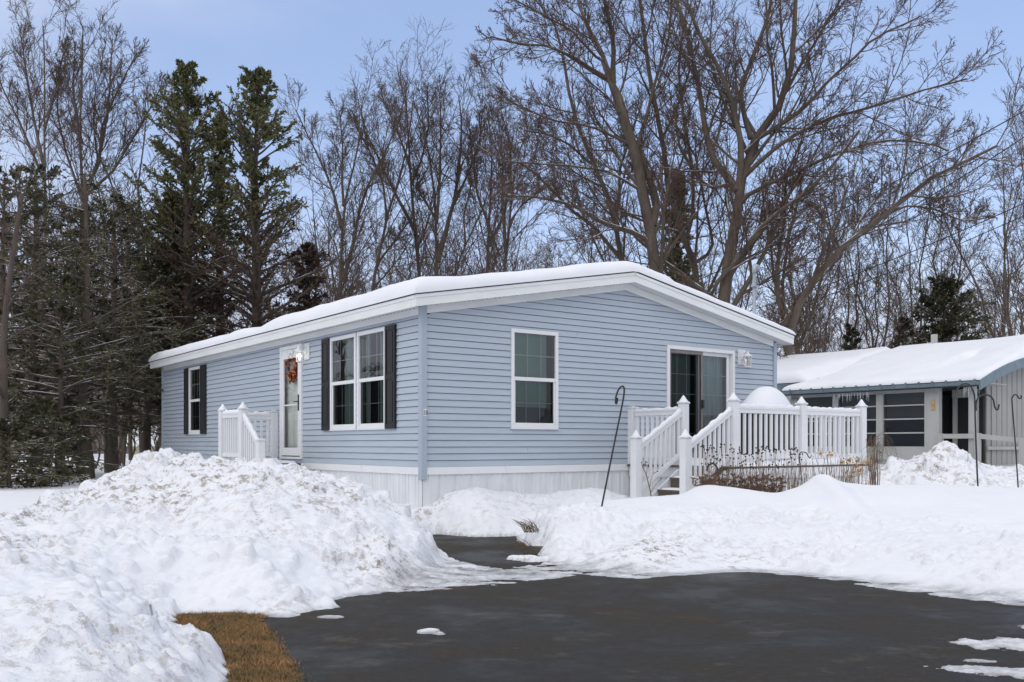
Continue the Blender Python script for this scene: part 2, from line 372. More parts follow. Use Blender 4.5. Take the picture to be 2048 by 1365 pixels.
def seg_dist(x, y, pts, closed=False):
    """distance to polyline, index and parameter of the nearest segment, signed side"""
    best = np.full(x.shape, 1e9); bi = np.zeros(x.shape, int); bt = np.zeros(x.shape); side = np.zeros(x.shape)
    n = len(pts); m = n if closed else n - 1
    for i in range(m):
        a = pts[i][:2]; b = pts[(i + 1) % n][:2]; dx, dy = b[0] - a[0], b[1] - a[1]; ll = dx * dx + dy * dy
        t = np.clip(((x - a[0]) * dx + (y - a[1]) * dy) / ll, 0, 1)
        d = np.hypot(x - a[0] - t * dx, y - a[1] - t * dy); k = d < best
        best = np.where(k, d, best); bi = np.where(k, i, bi); bt = np.where(k, t, bt)
        side = np.where(k, np.sign(dx * (y - a[1]) - dy * (x - a[0])), side)
    return best, bi, bt, side
def inside(x, y, pts):
    r = np.zeros(x.shape, bool); n = len(pts); j = n - 1
    for i in range(n):
        xi, yi = pts[i][:2]; xj, yj = pts[j][:2]
        if yi != yj:
            c = ((yi > y) != (yj > y)) & (x < (xj - xi) * (y - yi) / (yj - yi) + xi); r ^= c
        j = i
    return r
def sd_poly(x, y, pts):
    d = seg_dist(x, y, pts, True)[0]; return np.where(inside(x, y, pts), -d, d)
# ridge: points (x, y, crest z, front width, back width); left of travel = back
def ridge(x, y, pts, power=1.15, soft=0.12):
    pts = np.array(pts, float)
    d, i, t, s = seg_dist(x, y, pts); j = np.minimum(i + 1, len(pts) - 1)
    g = lambda k: pts[i, k] * (1 - t) + pts[j, k] * t
    wd = np.where(s > 0, g(4), g(3)); dd = np.sqrt(d * d + soft * soft) - soft
    return g(2) * np.clip(1 - dd / wd, 0, 1) ** power
R_LEFT = [(-7.2, 6.6, .42, 2.2, 1.6), (-5.6, 8.2, .50, 2.5, 1.5), (-4.75, 9.2, .64, 2.8, 1.5), (-4.42, 9.9, .95, 3.0, 1.6), (-4.05, 10.7, 1.24, 3.5, 1.8), (-3.7, 10.7, 1.17, 3.5, 1.8), (-3.35, 10.6, 1.13, 3.5, 1.8), (-2.62, 10.55, 1.12, 3.3, 1.6), (-2.1, 10.55, .99, 3.0, 1.3), (-1.75, 10.6, .86, 2.5, 1.0), (-1.45, 10.7, .66, 1.9, .75), (-1.2, 10.85, .30, 1.2, .5)]
R_NEAR = [(-6.5, 7.4, .75, 1.2, 1.0), (-4.2, 6.8, .58, 1.2, .8), (-3.25, 6.35, .51, 1.15, .8), (-2.7, 5.6, .45, 1.0, .8), (-2.3, 4.9, .45, .8, .8), (-2.1, 3.9, .40, .75, .8), (-2.0, 2.5, .4, .7, .8)]
R_RIGHT = [(.30, 10.95, .26, 1.1, .5), (.62, 11.3, .46, 1.7, 1.2), (1.14, 11.9, .57, 2.6, 1.6), (1.77, 12.3, .61, 3.0, 1.6), (2.34, 12.5, .63, 3.2, 1.6), (2.60, 12.6, .77, 3.3, 1.4), (3.06, 12.5, .72, 3.3, 1.4), (3.5, 12.3, .66, 3.2, 1.4), (3.85, 12.3, .76, 3.2, 1.2), (4.07, 12.3, .96, 3.3, .9), (4.3, 12.3, .82, 3.4, 1.2), (4.7, 12.2, .77, 3.8, 1.4), (5.3, 12.0, .78, 4.2, 1.8), (6.33, 11.6, .77, 4.4, 2.5), (8, 11.2, .80, 4.6, 3), (12, 10.5, .8, 4.6, 3)]
R_GABLE = [(-1.75, 13.35, .30, .8, .8), (-1.15, 13.75, .42, .8, .8), (-.85, 13.95, .64, 1.1, .8), (-.55, 14.05, .68, 1.1, .8), (-.15, 14.25, .56, 1.1, .8), (.6, 14.6, .53, 1.6, .8), (1.1, 14.85, .62, 1.8, .8), (1.42, 14.9, .66, 1.8, .7), (1.72, 14.95, .50, 1.2, .5)]
R_NB = [(6.3, 16.0, .85, 1.5, 1.2), (6.75, 16.0, 1.0, 1.5, 1.2), (7.12, 16.0, 1.15, 1.6, 1.2), (7.42, 16.0, 1.40, 1.7, 1.0), (7.55, 16.0, 1.36, 1.7, 1.0), (7.8, 16.0, 1.12, 1.7, 1.0), (8.15, 16.0, .94, 1.7, 1.0), (8.9, 16.0, .86, 1.7, 1.0), (10.5, 15.6, .80, 1.8, 1.2), (13, 15, .8, 1.5, 1.2)]

y0, y1 = 3.6, 18.0
rows = [y0]
while rows[-1] < y1: rows.append(rows[-1] + max(0.017, 0.0030 * rows[-1]))
gy = np.array(rows); gx = np.linspace(-10, 12, 900)
GX, GY = np.meshgrid(gx, gy)
lump1 = fbm(GX * 1.3, GY * 1.3, 3, 5, .55); lump2 = fbm(GX * 4.0, GY * 4.0, 11, 4, .6); fine = fbm(GX * 14, GY * 14, 23, 3, .6)
dbare = np.minimum(sd_poly(GX, GY, BARE), sd_poly(GX, GY, PATH))
jag = 0.10 * fbm(GX * 3.2, GY * 3.2, 31, 5, .65) + 0.05 * fbm(GX * 11, GY * 15, 37, 4, .7)
de = dbare + jag
field = 0.38 + 0.03 * fbm(GX * .35, GY * .35, 41, 3)
hl = ridge(GX, GY, R_LEFT, 1.02); hn = ridge(GX, GY, R_NEAR, 1.1); hr = ridge(GX, GY, R_RIGHT, 1.05, .2); hg = ridge(GX, GY, R_GABLE, 1.0, .15); hb = ridge(GX, GY, R_NB, .95)
def blur(a, n, it=2):
    for _ in range(it):
        for ax in (0, 1):
            p = np.pad(a, [(n, n) if k == ax else (0, 0) for k in (0, 1)], 'edge'); c = np.cumsum(p, axis=ax); c = np.insert(c, 0, 0, axis=ax)
            a = (np.take(c, range(2 * n + 1, c.shape[ax]), axis=ax) - np.take(c, range(0, c.shape[ax] - 2 * n - 1), axis=ax)) / (2 * n + 1)
    return a
hr = blur(hr, 4, 1); hl = blur(hl, 3); hn = blur(hn, 3); hg = blur(hg, 3); hb = blur(hb, 3)
# lumpy ploughed snow on the piles, clean snow elsewhere
rough_r = sstep(hr, 0.0, .12) * (1 - sstep(GX, 2.5, 5.0) * 0.55) * (1 - sstep(hr, .42, .60))
hl2 = hl + sstep(hl, .02, .3) * (0.08 * lump1 + 0.05 * lump2) - .03 * sstep(hl, .5, 1)
hn2 = hn + sstep(hn, .02, .2) * (0.065 * lump1 + 0.06 * lump2)
hr2 = hr + rough_r * (0.075 * lump2 + .06 * lump1) + 0.012 * lump1
hg2 = hg + sstep(hg, .02, .2) * (0.05 * lump1 + 0.03 * lump2)
hb2 = hb + sstep(hb, .1, .4) * (0.08 * lump1 + 0.05 * lump2)
fl = field * sstep(dbare, 0.0, np.where(GX < -1.2, 1.1, 1.6)) + .06 * sstep(-GX, 1.4, 2.2) * sstep(9 - GY, 0, 1) * sstep(dbare, .1, .9)
H = np.maximum.reduce([fl, hl2, hn2, hr2, hg2, hb2])
comp = np.argmax(np.stack([fl + .001, hl2, hn2, hr2, hg2, hb2]), axis=0)
ploughed = sstep(dbare, 0.02, .25) * (1 - sstep(dbare, 2.2, 3.2)) * sstep(-GX, .75, 1.1)
piley = np.clip(.75 * ploughed + sstep(hl, .05, .3) + sstep(hn, .05, .3) + rough_r * .8 + sstep(hg, .1, .4) * .35 + sstep(hb, .4, .7), 0, 1)
# broken clods
rng = np.random.default_rng(5)
clod_mask = fbm(GX * 1.6, GY * 1.6, 201, 4, .6)
def clods(n, xr, yr, rr, hh, mask_min=0.3):
    global H
    for _ in range(n):
        cx = rng.uniform(*xr); cy = rng.uniform(*yr); r = rr[0] + (rr[1] - rr[0]) * rng.random() ** 3
        i0, i1 = np.searchsorted(gy, [cy - r, cy + r]); j0, j1 = np.searchsorted(gx, [cx - r, cx + r])
        if i1 - i0 < 2 or j1 - j0 < 2: continue
        ic, jc = (i0 + i1) // 2, (j0 + j1) // 2
        if piley[ic, jc] < mask_min or dbare[ic, jc] < 0.03: continue
        if clod_mask[ic, jc] < rng.uniform(-.45, .35): continue
        sub = (slice(i0, i1), slice(j0, j1)); X = GX[sub] - cx; Yv = GY[sub] - cy
        an = rng.uniform(0, 3.14); ex = rng.uniform(.6, 1); c, s = math.cos(an), math.sin(an)
        q = ((X * c + Yv * s) / r) ** 2 + ((-X * s + Yv * c) / (r * ex)) ** 2
        q = q + 0.55 * fine[sub]; flat_ = rng.random() < .6
        if flat_: q = np.maximum(np.abs(X * c + Yv * s) / r, np.abs(-X * s + Yv * c) / (r * ex)) ** 1.5 + .45 * fine[sub]
        base = H[ic, jc]; top = base + r * hh * (np.clip((1 - q) * 2.6, 0, 1) * .9 if flat_ else np.sqrt(np.clip(1 - q, 0, 1))) - r * .12
        tilt = X * rng.uniform(-.25, .25) + Yv * rng.uniform(-.05, .5)
        cand = top + tilt
        H[sub] = np.where(q < 1, np.maximum(H[sub], cand), H[sub])
clods(110, (-7, -1.2), (4.3, 11.4), (.10, .26), .36, .5)
clods(8000, (-7, -.8), (4.3, 11.8), (.018, .10), .6)
clods(60, (.2, 2.2), (9.3, 12.0), (.08, .17), .4)
clods(3500, (.2, 7), (7.6, 12.3), (.015, .085), .6)
clods(500, (-1.8, 2), (13.1, 15), (.02, .10), .45, .1)
clods(420, (6, 12), (13.8, 17), (.04, .20), .5)
rdg = 1 - np.abs(fbm(GX * 5, GY * 5, 55, 4, .6)) * 2
crumb = .35 + 1.3 * sstep(fbm(GX * 1.1, GY * 1.1, 211, 3), -.25, .35)
H += piley * crumb * (0.020 * rdg + 0.022 * fine + .016 * fbm(GX * 30, GY * 30, 51, 2)) + .003 * fine
# ragged thin edge on the asphalt, thin ice tongue between drive and path
edge = np.clip(de / 0.22, -1, 1)
edge = np.where(edge > 0, np.abs(edge) ** .7, edge)
ICE = np.array([(-1.30, 7.95), (-.9, 8.15), (-.1, 8.5), (.3, 8.85), (.75, 9.25), (1.2, 8.9), (1.6, 9.3), (1.0, 9.7), (.45, 10.3), (.1, 9.9), (-.3, 9.9), (-.70, 10.4), (-.85, 10.4), (-.90, 9.6), (-1.15, 8.7)])
din = -sd_poly(GX, GY, ICE)
RICE = np.array([(2.6, 9.3), (3.13, 8.6), (3.57, 8.03), (4.08, 7.42), (5.3, 6.2), (5.6, 6.4), (4.4, 7.75), (3.8, 8.4), (3.3, 9.0), (2.9, 9.45)])
din = np.maximum(din, -sd_poly(GX, GY, RICE))
icem = sstep(din, -.10, .22)
thin = 0.007 + 0.060 * fbm(GX * 2.2, GY * 7, 61, 6, .7)
H = np.where(H > 0, H, 0) * np.clip(edge, 0, 1) + np.where(edge < 0, -.05, 0) - 0.012 * (1 - np.clip(edge, 0, 1))
H = H * (1 - icem) + icem * np.where(edge > 0, thin + .12 * sstep(de, .3, 1.2), -.03)
# thin sheet remains of snow along the right and stray patches on the drive
def patch(cx, cy, rx, ry, ang, h):
    global H
    c, s = math.cos(ang), math.sin(ang); X = GX - cx; Yv = GY - cy
    q = ((X * c + Yv * s) / rx) ** 2 + ((-X * s + Yv * c) / ry) ** 2 + 1.3 * fbm(GX * 7, GY * 7, 71, 5, .7)
    k = 1 - q; H = np.where(k > 0, np.maximum(H, h * np.sqrt(np.clip(k, 0, 1)) + .008 * fine * (k > .1)), H)
    return q < 1.3
pm = np.zeros(GX.shape, int)
for k, a in enumerate([(-.57, 6.42, .085, .06, .3, .03), (-.51, 6.36, .05, .035, 0, .022), (3.42, 6.0, .52, .20, -.10, .020), (2.86, 5.28, .42, .12, -.30, .018), (2.78, 5.57, .12, .035, -.1, .008), (3.78, 6.58, .20, .09, .1, .02), (-1.36, 6.98, .10, .05, 0, .012), (.14, 10.5, .20, .12, 0, .05), (.35, 10.35, .22, .1, .2, .06)]):
    pm = np.where(patch(*a), k + 1, pm)
# a flatter strip behind the left pile (smooth undisturbed lawn)
dirt = np.clip(piley * (0.45 + 1.5 * fbm(GX * .9, GY * .9, 81, 5, .65)), 0, 1) * 0.85
dirt = dirt * (1 - .7 * sstep(GX, 0, .8) * (GY < 13.5))
dirt = np.maximum(dirt, np.exp(-((GX - 1.9) / 1.3) ** 2 - ((GY - 9.9) / .55) ** 2) * (.5 + .8 * fbm(GX * 3, GY * 3, 83, 4)) * 1.0)
dirt = np.maximum(dirt, np.exp(-((GX + 3.1) / .9) ** 2 - ((GY - 9.6) / .7) ** 2) * (.4 + .9 * fbm(GX * 3, GY * 3, 85, 4)) * .8)
dirt = np.maximum(dirt, sstep(-de, -.25, -.02) * (.35 + .6 * lump2) * .6)
dirt = np.clip(dirt, 0, 1); ice_a = np.clip(icem * (.8 + 1.2 * fbm(GX * 2.5, GY * 8, 91, 5, .65)), 0, .95)
ice_a = np.maximum(ice_a, .75 * (1 - sstep(H, .004, .030)) * (GY < 13.6))
# blend the rim to the surrounding level
rim = sstep(np.minimum.reduce([GX + 10, 12 - GX, 18 - GY]), 0, 1.0)
far_level = .38
H = np.where(GY > 3.0, H * rim + far_level * (1 - rim) * (H > -.04) + np.where(H <= -.04, -.05 * (1 - rim), 0), H)

NR, NC = GX.shape
VV = np.stack([GX, GY, H], -1).reshape(-1, 3)
ii = np.arange(NR - 1)[:, None] * NC + np.arange(NC - 1)[None, :]
FF = np.stack([ii, ii + 1, ii + NC + 1, ii + NC], -1)
ccomp = comp[:-1, :-1]
hmax = np.maximum.reduce([H[:-1, :-1], H[1:, :-1], H[:-1, 1:], H[1:, 1:]])
keep = hmax > -0.02
pmf = pm[:-1, :-1]; bare_f = dbare[:-1, :-1] < -.15
lab = np.zeros(ccomp.shape, int)
lab[ccomp == 1] = 1; lab[ccomp == 2] = 2; lab[ccomp == 3] = 3; lab[ccomp == 4] = 4; lab[ccomp == 5] = 5
lab[(lab == 0) & (hmax < .2) & (GY[:-1, :-1] < 11) & (GX[:-1, :-1] > 1)] = 3
lab[(lab == 0) & (GX[:-1, :-1] < -1) & (GY[:-1, :-1] < 8.5)] = 1
near_path = (GX[:-1, :-1] > -1.3) & (GX[:-1, :-1] < .7)
lab[(icem[:-1, :-1] > .4) & near_path & (GY[:-1, :-1] < 10.6)] = 6
inb = bare_f & (hmax > -.02); lab[inb & (pmf > 0)] = 100 + pmf[inb & (pmf > 0)]
lab[inb & (pmf == 0)] = 6
def sub_mesh(name, sel, mat):
    f = FF[sel & keep].reshape(-1, 4)
    if not len(f): return None
    u, inv = np.unique(f, return_inverse=True)
    o = np_mesh(name, VV[u], inv.reshape(-1, 4), mat)
    for an, arr in (('dirt', dirt), ('ice', ice_a)):
        at = o.data.attributes.new(an, 'FLOAT', 'POINT'); at.data.foreach_set('value', arr.reshape(-1)[u].astype(np.float32))
    return o
tag(sub_mesh('snow_field', lab == 0, M['snow_pile']), 'smooth untouched snow covering the lawn', None, None, 'structure')
tag(sub_mesh('snow_pile', (lab == 1), M['snow_pile']), 'tall ploughed snow pile in front of the side porch', 'snow pile')
tag(sub_mesh('snow_pile', (lab == 2), M['snow_pile']), 'low lumpy snow ridge nearest the camera, beside the brown grass', 'snow pile')
tag(sub_mesh('snow_bank', (lab == 3), M['snow_pile']), 'long snow bank between the asphalt drive and the deck', 'snow bank')
tag(sub_mesh('snow_bank', (lab == 4), M['snow_pile']), 'low snow bank shovelled against the white skirting by the house corner', 'snow bank')
tag(sub_mesh('snow_pile', (lab == 5), M['snow_pile']), 'lumpy snow pile in front of the neighbouring porch', 'snow pile')
tag(sub_mesh('ice_sheet', (lab == 6), M['snow_pile']), 'thin grey ice between the drive and the walkway', None, None, 'structure')
plab = {1: 'small crumbled lump of snow alone on the middle of the drive', 3: 'long flat patch of crusted snow at the right edge of the drive', 4: 'narrow strip of crusted snow at the bottom right of the drive',
        5: 'tiny snow scrap between the two crusted patches', 6: 'small snow patch at the right edge above the long crusted patch', 7: 'thin flake of snow beside the grass corner of the drive', 8: 'snow patch at the mouth of the walkway', 9: 'snow lump beside the garden edging of the walkway'}
pmf2 = np.where(pmf == 2, 1, pmf); lab2 = np.where(lab > 100, 100 + pmf2, lab)
for k, lb in plab.items():
    o = sub_mesh('snow_patch', lab2 == 100 + k, M['snow_pile'])
    if o: tag(o, lb, 'snow patch', 'snow patches on the asphalt')

# surrounding ground out to the horizon
mb = MB()
def gquad(x0, x1, ya, yb, z=.38): mb.poly([(x0, ya, z), (x1, ya, z), (x1, yb, z), (x0, yb, z)])
gquad(-600, -10, -40, 18); gquad(12, 600, -40, 18); gquad(-600, 600, 18, 900); gquad(-600, 600, -600, -40)
tag(mb.build('ground', M['snow_far']), 'snow covered ground stretching away beyond the houses', kind='structure')
mb = MB(); mb.poly([(-10, -40, 0), (12, -40, 0), (12, 14.5, 0), (-10, 14.5, 0)])
tag(mb.build('driveway', M['asphalt']), 'dark asphalt drive with salt stains and walkway to the house', kind='structure')
# brown lawn strip
LAWN = [(-1.3, 3.2), (-1.75, 4.2), (-2.0, 5.0), (-2.6, 6.0), (-2.9, 7.2), (-2.2, 7.4), (-1.80, 7.15), (-1.86, 6.9), (-1.72, 6.5), (-1.50, 6.0), (-1.30, 5.5), (-1.13, 5.08), (-.93, 4.4), (-.75, 3.2)]
_L = []; _r = random.Random(6)
for (a, b_) in zip(LAWN, LAWN[1:] + LAWN[:1]):
    for k in range(12): _L.append((a[0] + (b_[0] - a[0]) * k / 12 + _r.uniform(-.022, .022), a[1] + (b_[1] - a[1]) * k / 12 + _r.uniform(-.022, .022)))
mb = MB(); mb.poly([(x, y, .006) for x, y in reversed(_L)])
tag(mb.build('lawn_strip', M['lawn']), 'strip of dormant brown lawn beside the asphalt', kind='structure')
rg = np.random.default_rng(9); nb = 60000
gxr = rg.uniform(-2.6, -.7, nb); gyr = rg.uniform(4.3, 7.3, nb)
jx = .05 * fbm(gxr * 6, gyr * 6, 301, 4, .7) + .02 * rg.normal(0, 1, nb)
k = inside(gxr + jx, gyr, np.array(LAWN)) & (sd_poly(gxr, gyr, BARE) < .12); gxr, gyr = gxr[k], gyr[k]; nb = len(gxr)
az = rg.uniform(0, 6.283, nb); ln = rg.uniform(.008, .030, nb); wdt = rg.uniform(.0015, .003, nb); lean = rg.uniform(.3, 1.6, nb)
B0 = np.stack([gxr, gyr, np.full(nb, .005)], -1); sx = np.stack([-np.sin(az), np.cos(az), 0 * az], -1) * wdt[:, None]
tip = B0 + np.stack([np.cos(az) * ln * lean, np.sin(az) * ln * lean, ln], -1)
v = np.concatenate([B0 - sx, B0 + sx, tip]); f = np.stack([np.arange(nb), np.arange(nb) + nb, np.arange(nb) + 2 * nb], -1)
tag(np_mesh('dry_grass', v, f, M['grass_dry'], smooth=False), 'short dry brown grass growing on the lawn strip', 'grass', None, 'stuff')
# brown wooded hillside far off on the left
m, t, b = mat_new('hillside_brown'); n = tex_noise(t, .25, 10, 0.8, mscale=(1, 1, .3)); r = ramp_node(t, n.outputs['Fac'], [(.35, (.07, .052, .04)), (.6, (.14, .105, .085)), (.75, (.4, .4, .42))]); t.links.new(r.outputs[0], b.inputs['Base Color']); b.inputs['Roughness'].default_value = 1
hx = np.linspace(-160, -5, 80); hy = np.linspace(85, 170, 30); HX, HY = np.meshgrid(hx, hy)
HZ = .3 + 17 * sstep(HY, 86, 140) * sstep(-HX, 14, 45) * (1 + .25 * fbm(HX * .03, HY * .03, 7, 3)) 
i2 = np.arange(29)[:, None] * 80 + np.arange(79)[None]; hf = np.stack([i2, i2 + 1, i2 + 81, i2 + 80], -1).reshape(-1, 4)
tag(np_mesh('hills', np.stack([HX, HY, HZ], -1).reshape(-1, 3), hf, m), 'brown wooded hillside beyond the evergreens', kind='structure')
#==HOUSE==
# ------------------------------------------------------------------ the blue mobile home (local frame: x along the gable, y along the long side)
HOUSE = empty('mobile_home', (CO[0], CO[1], 0), UA, 'single storey mobile home with blue siding, black shutters and a thick snow covered roof', 'house')
GW, GL, ZB, CRS = 8.18, 13.33, 0.958, 0.1016
SL = 0.183
def roof_u(a): return 3.262 + SL * min(a, GW - a)        # underside where walls stop
OPEN_G = [(1.63, 2.57, 1.565, 3.135), (5.14, 6.94, 1.02, 3.08)]
OPEN_L = [(2.14, 3.11, 1.56, 3.15), (1.105, 2.07, 1.56, 3.15), (10.2, 11.085, 1.56, 3.15), (4.335, 5.34, 1.05, 3.16)]
def siding(mb, length, tops, opens, place, ztop):
    """lapped courses; place(s, out, z) -> 3d point; tops(s) -> height limit or None for constant"""
    z = ZB; kz = 0
    while z < ztop:
        z1 = min(z + CRS, ztop)
        cuts = sorted({z, z1} | {c for o in opens for c in (o[2], o[3]) if z < c < z1})
        for za, zb in zip(cuts[:-1], cuts[1:]):
            def rng_at(zz):
                if tops is None or zz <= 3.262: return 0.0, length
                d = (zz - 3.262) / SL; return d, length - d
            a0, a1 = rng_at(za); b0, b1 = rng_at(zb)
            if a1 - a0 < .05: continue
            zt_ = z + CRS - .009
            if zb > zt_ and zb > za: zb_full = zb; zb = max(zt_, za + .001)
            oa, ob = 0.016 * (1 - (za - z) / CRS), 0.016 * (1 - (zb - z) / CRS)
            iv = [(0, 1)]
            segs = []; cur = None
            blocks = sorted((o[0], o[1]) for o in opens if o[2] < (za + zb) / 2 < o[3])
            s = a0; sb = b0
            for p, q in blocks:
                segs.append((s, p, sb, p)); s = q; sb = q
            segs.append((s, a1, sb, b1))
            for p, q, r_, t_ in segs:
                if q - p < .005: continue
                mb.poly([place(p, oa, za), place(q, oa, za), place(max(t_, r_), ob, zb), place(r_, ob, zb)])
                if za == z:
                    mb.poly([place(p, -.028, za), place(q, -.028, za), place(q, oa, za), place(p, oa, za)])
                    mb.poly([place(p, -.028, za - .009), place(q, -.028, za - .009), place(q, -.028, za), place(p, -.028, za)])
                if zb == zt_: mb.poly([place(r_, ob, zb), place(max(t_, r_), ob, zb), place(max(t_, r_), -.028, zb), place(r_, -.028, zb)])
        z += CRS; kz += 1
mb = MB()
siding(mb, GW, True, OPEN_G, lambda s, o, z: (s, -o, z), 3.262 + SL * GW / 2)
# joints between the siding lengths
for a, kc in [(2.62, 25), (3.0, 21), (3.75, 27), (4.95, 23), (3.55, 22), (5.4, 20), (1.95, 2), (3.3, 0), (4.6, 18), (5.9, 21)]:
    z = ZB + kc * CRS
    if z + 2 * CRS < roof_u(a) - .05: mb.quadbox([(a, -.0145, z), (a + .003, -.0145, z), (a + .003, -.003, z), (a, -.003, z), (a, -.0045, z + 2 * CRS), (a + .003, -.0045, z + 2 * CRS), (a + .003, -.001, z + 2 * CRS), (a, -.001, z + 2 * CRS)])
tag(mb.build('wall', M['siding'], HOUSE), 'gable wall of blue lap siding')
mb = MB()
siding(mb, GL, None, OPEN_L, lambda s, o, z: (-o, GL - s if False else s, z), 3.262)
for v_ in range(len(mb.f)): mb.f[v_] = tuple(reversed(mb.f[v_]))
tag(mb.build('wall', M['siding'], HOUSE), 'long side wall of blue lap siding')
mb = MB(); mb.box(GW, GW + .012, .0, GL, ZB, 3.262); mb.prism([(0, GL, ZB), (GW, GL, ZB), (GW, GL, 3.26), (GW / 2, GL, 4.0), (0, GL, 3.26)], (0, .012, 0))
tag(mb.build('wall', M['siding'], HOUSE), 'rear walls of blue siding')
# corner posts
mb = MB(); mb.prism([(-.045, -.045, .77), (.055, -.045, .77), (.055, .0, .77), (.0, .0, .77), (.0, .055, .77), (-.045, .055, .77)], (0, 0, 2.595)); mb.build('corner_post', M['post_blue'], HOUSE, bevel=.006)
mb = MB(); mb.prism([(GW - .05, -.04, ZB), (GW + .045, -.04, ZB), (GW + .045, .05, ZB), (GW - .05, .05, ZB)], (0, 0, 2.38)); mb.build('corner_post', M['post_blue'], HOUSE, bevel=.006)
mb = MB(); mb.box(-.04, .05, GL - .05, GL + .045, ZB, 3.33); mb.build('corner_post', M['post_blue'], HOUSE, bevel=.006)
# skirting: ribbed vertical panels
def ribbed(mb, n_len, place, z0, z1):
    prof = [(0, 0), (.10, 0), (.105, .012), (.125, .012), (.13, 0), (.20, 0), (.205, .012), (.235, .012), (.24, 0), (.285, 0), (.287, -.006), (.292, -.006), (.294, 0)]
    s = 0
    while s < n_len:
        for (p, o), (q, o2) in zip(prof[:-1], prof[1:]):
            if s + p >= n_len: break
            mb.poly([place(s + p, o, z0), place(min(s + q, n_len), o2, z0), place(min(s + q, n_len), o2, z1), place(s + p, o, z1)])
        s += .294
mb = MB(); ribbed(mb, GW, lambda s, o, z: (s, -.004 - o, z), -.02, .85); mb.build('skirting', M['skirt'], HOUSE)
mb = MB(); ribbed(mb, GL, lambda s, o, z: (-.004 - o, s, z), -.02, .85)
mb.f = [tuple(reversed(q)) for q in mb.f]; mb.build('skirting', M['skirt'], HOUSE)
mb = MB()
mb.prism([(.06, 0, .957), (.06, -.022, .955), (.06, -.035, .845), (.06, 0, .842)], (GW - .06, 0, 0))
for a in (1.5, 4.9): mb.box(a, a + .004, -.037, -.02, .845, .953)
mb.build('skirting_trim', M['vinyl'], HOUSE)
mb = MB(); mb.prism([(0, .06, .957), (-.022, .06, .955), (-.035, .06, .845), (0, .06, .842)], (0, 4.23, 0)); mb.prism([(0, 5.6, .957), (-.022, 5.6, .955), (-.035, 5.6, .845), (0, 5.6, .842)], (0, GL - 5.6, 0))
for b_ in (3.86, 1.9): mb.box(-.037, -.02, b_, b_ + .004, .845, .953)
mb.build('skirting_trim', M['vinyl'], HOUSE)
# roof: fascia, soffit, frieze, shingle edge
OV = .27
def rz_top(a): return 4.262 - SL * abs(a - GW / 2)
def rz_bot(a): return rz_top(a) - .165
A0, A1, B0_, B1_ = -OV, GW + OV, -OV, GL + OV
mb = MB()
for yb in (B0_, B1_ - .02):
    for (p, q) in ((A0, GW / 2), (GW / 2, A1)):
        mb.prism([(p, yb, rz_bot(p)), (q, yb, rz_bot(q)), (q, yb, rz_top(q)), (p, yb, rz_top(p))], (0, .02, 0))
        mb.prism([(p - .012, yb - .012 if yb < 0 else yb + .02, rz_top(p) - .045), (q, yb - .012 if yb < 0 else yb + .02, rz_top(q) - .045), (q, yb - .012 if yb < 0 else yb + .02, rz_top(q) + .004), (p - .012, yb - .012 if yb < 0 else yb + .02, rz_top(p) + .004)], (0, .012, 0))
for x, sg in ((A0, 1), (A1 - .02, 1)):
    mb.box(x, x + .02, B0_ + .021, B1_ - .021, rz_bot(A0), rz_top(A0))
    xx = x - .012 if x < 0 else x + .02
    mb.box(xx, xx + .012, B0_ + .021, B1_ - .021, rz_top(A0) - .045, rz_top(A0) + .003)
for a in (.9, 3.36): mb.box(a, a + .004, B0_ - .0015, B0_, rz_bot(a) + .001, rz_top(a) - .05)
for bb in (2.9, 6.1, 9.4): mb.box(A0 - .0015, A0, bb, bb + .004, rz_bot(A0) + .001, rz_top(A0) - .05)
mb.build('fascia', M['trim'], HOUSE)
mb = MB()
zz = .012
for (p, q) in ((A0 + .021, GW / 2), (GW / 2, A1 - .021)):
    mb.prism([(p, B0_ + .021, rz_bot(p) + zz), (q, B0_ + .021, rz_bot(q) + zz), (q, -.001, rz_bot(q) + zz), (p, -.001, rz_bot(p) + zz)], (0, 0, .01))
    mb.prism([(p, GL, rz_bot(p) + zz), (q, GL, rz_bot(q) + zz), (q, B1_ - .021, rz_bot(q) + zz), (p, B1_ - .021, rz_bot(p) + zz)], (0, 0, .01))
mb.box(A0 + .021, -.001, 0, GL, rz_bot(A0) + .035, rz_bot(A0) + .045)
mb.box(GW + .001, A1 - .021, 0, GL, rz_bot(A0) + .035, rz_bot(A0) + .045)
so = mb.build('soffit', M['soffit'], HOUSE); vent_o = None
# rows of vent slots in the soffit
mb = MB()
for i in range(96):
    a = .1 + i * .083
    if a > GW: break
    if (i % 7) in (3, 6) and a < 4.1: continue
    zc = rz_bot(a) + zz - .0015
    mb.box(a, a + .035, -.075, -.06, zc - .001, zc + .001)
    if a > 4.1: mb.box(a + .02, a + .04, -.15, -.142, zc - .001, zc + .001)
for i in range(110):
    bb = .1 + i * .12; mb.box(-.075, -.062, bb, bb + .06, rz_bot(A0) + .0325, rz_bot(A0) + .0345)
_m = mb.build('vent_strip', M['soffit_dark'], so); _m['kind'] = 'stuff'
mb = MB()    # frieze boards under the soffit
for (p, q) in ((.06, GW / 2), (GW / 2, GW - .055)):
    mb.prism([(p, -.017, roof_u(p) - .02), (q, -.017, roof_u(q) - .02), (q, -.017, rz_bot(q) + zz - .002), (p, -.017, rz_bot(p) + zz - .002)], (0, -.012, 0))
mb.box(-.03, -.017, .06, GL - .06, 3.235, rz_bot(A0) + .034)
mb.build('frieze_board', M['trim'], HOUSE)
mb = MB()
for (p, q) in ((A0 - .02, GW / 2), (GW / 2, A1 + .02)):
    mb.prism([(p, B0_ - .02, rz_top(p) + .006), (q, B0_ - .02, rz_top(q) + .006), (q, B1_ + .02, rz_top(q) + .006), (p, B1_ + .02, rz_top(p) + .006)], (0, 0, .016))
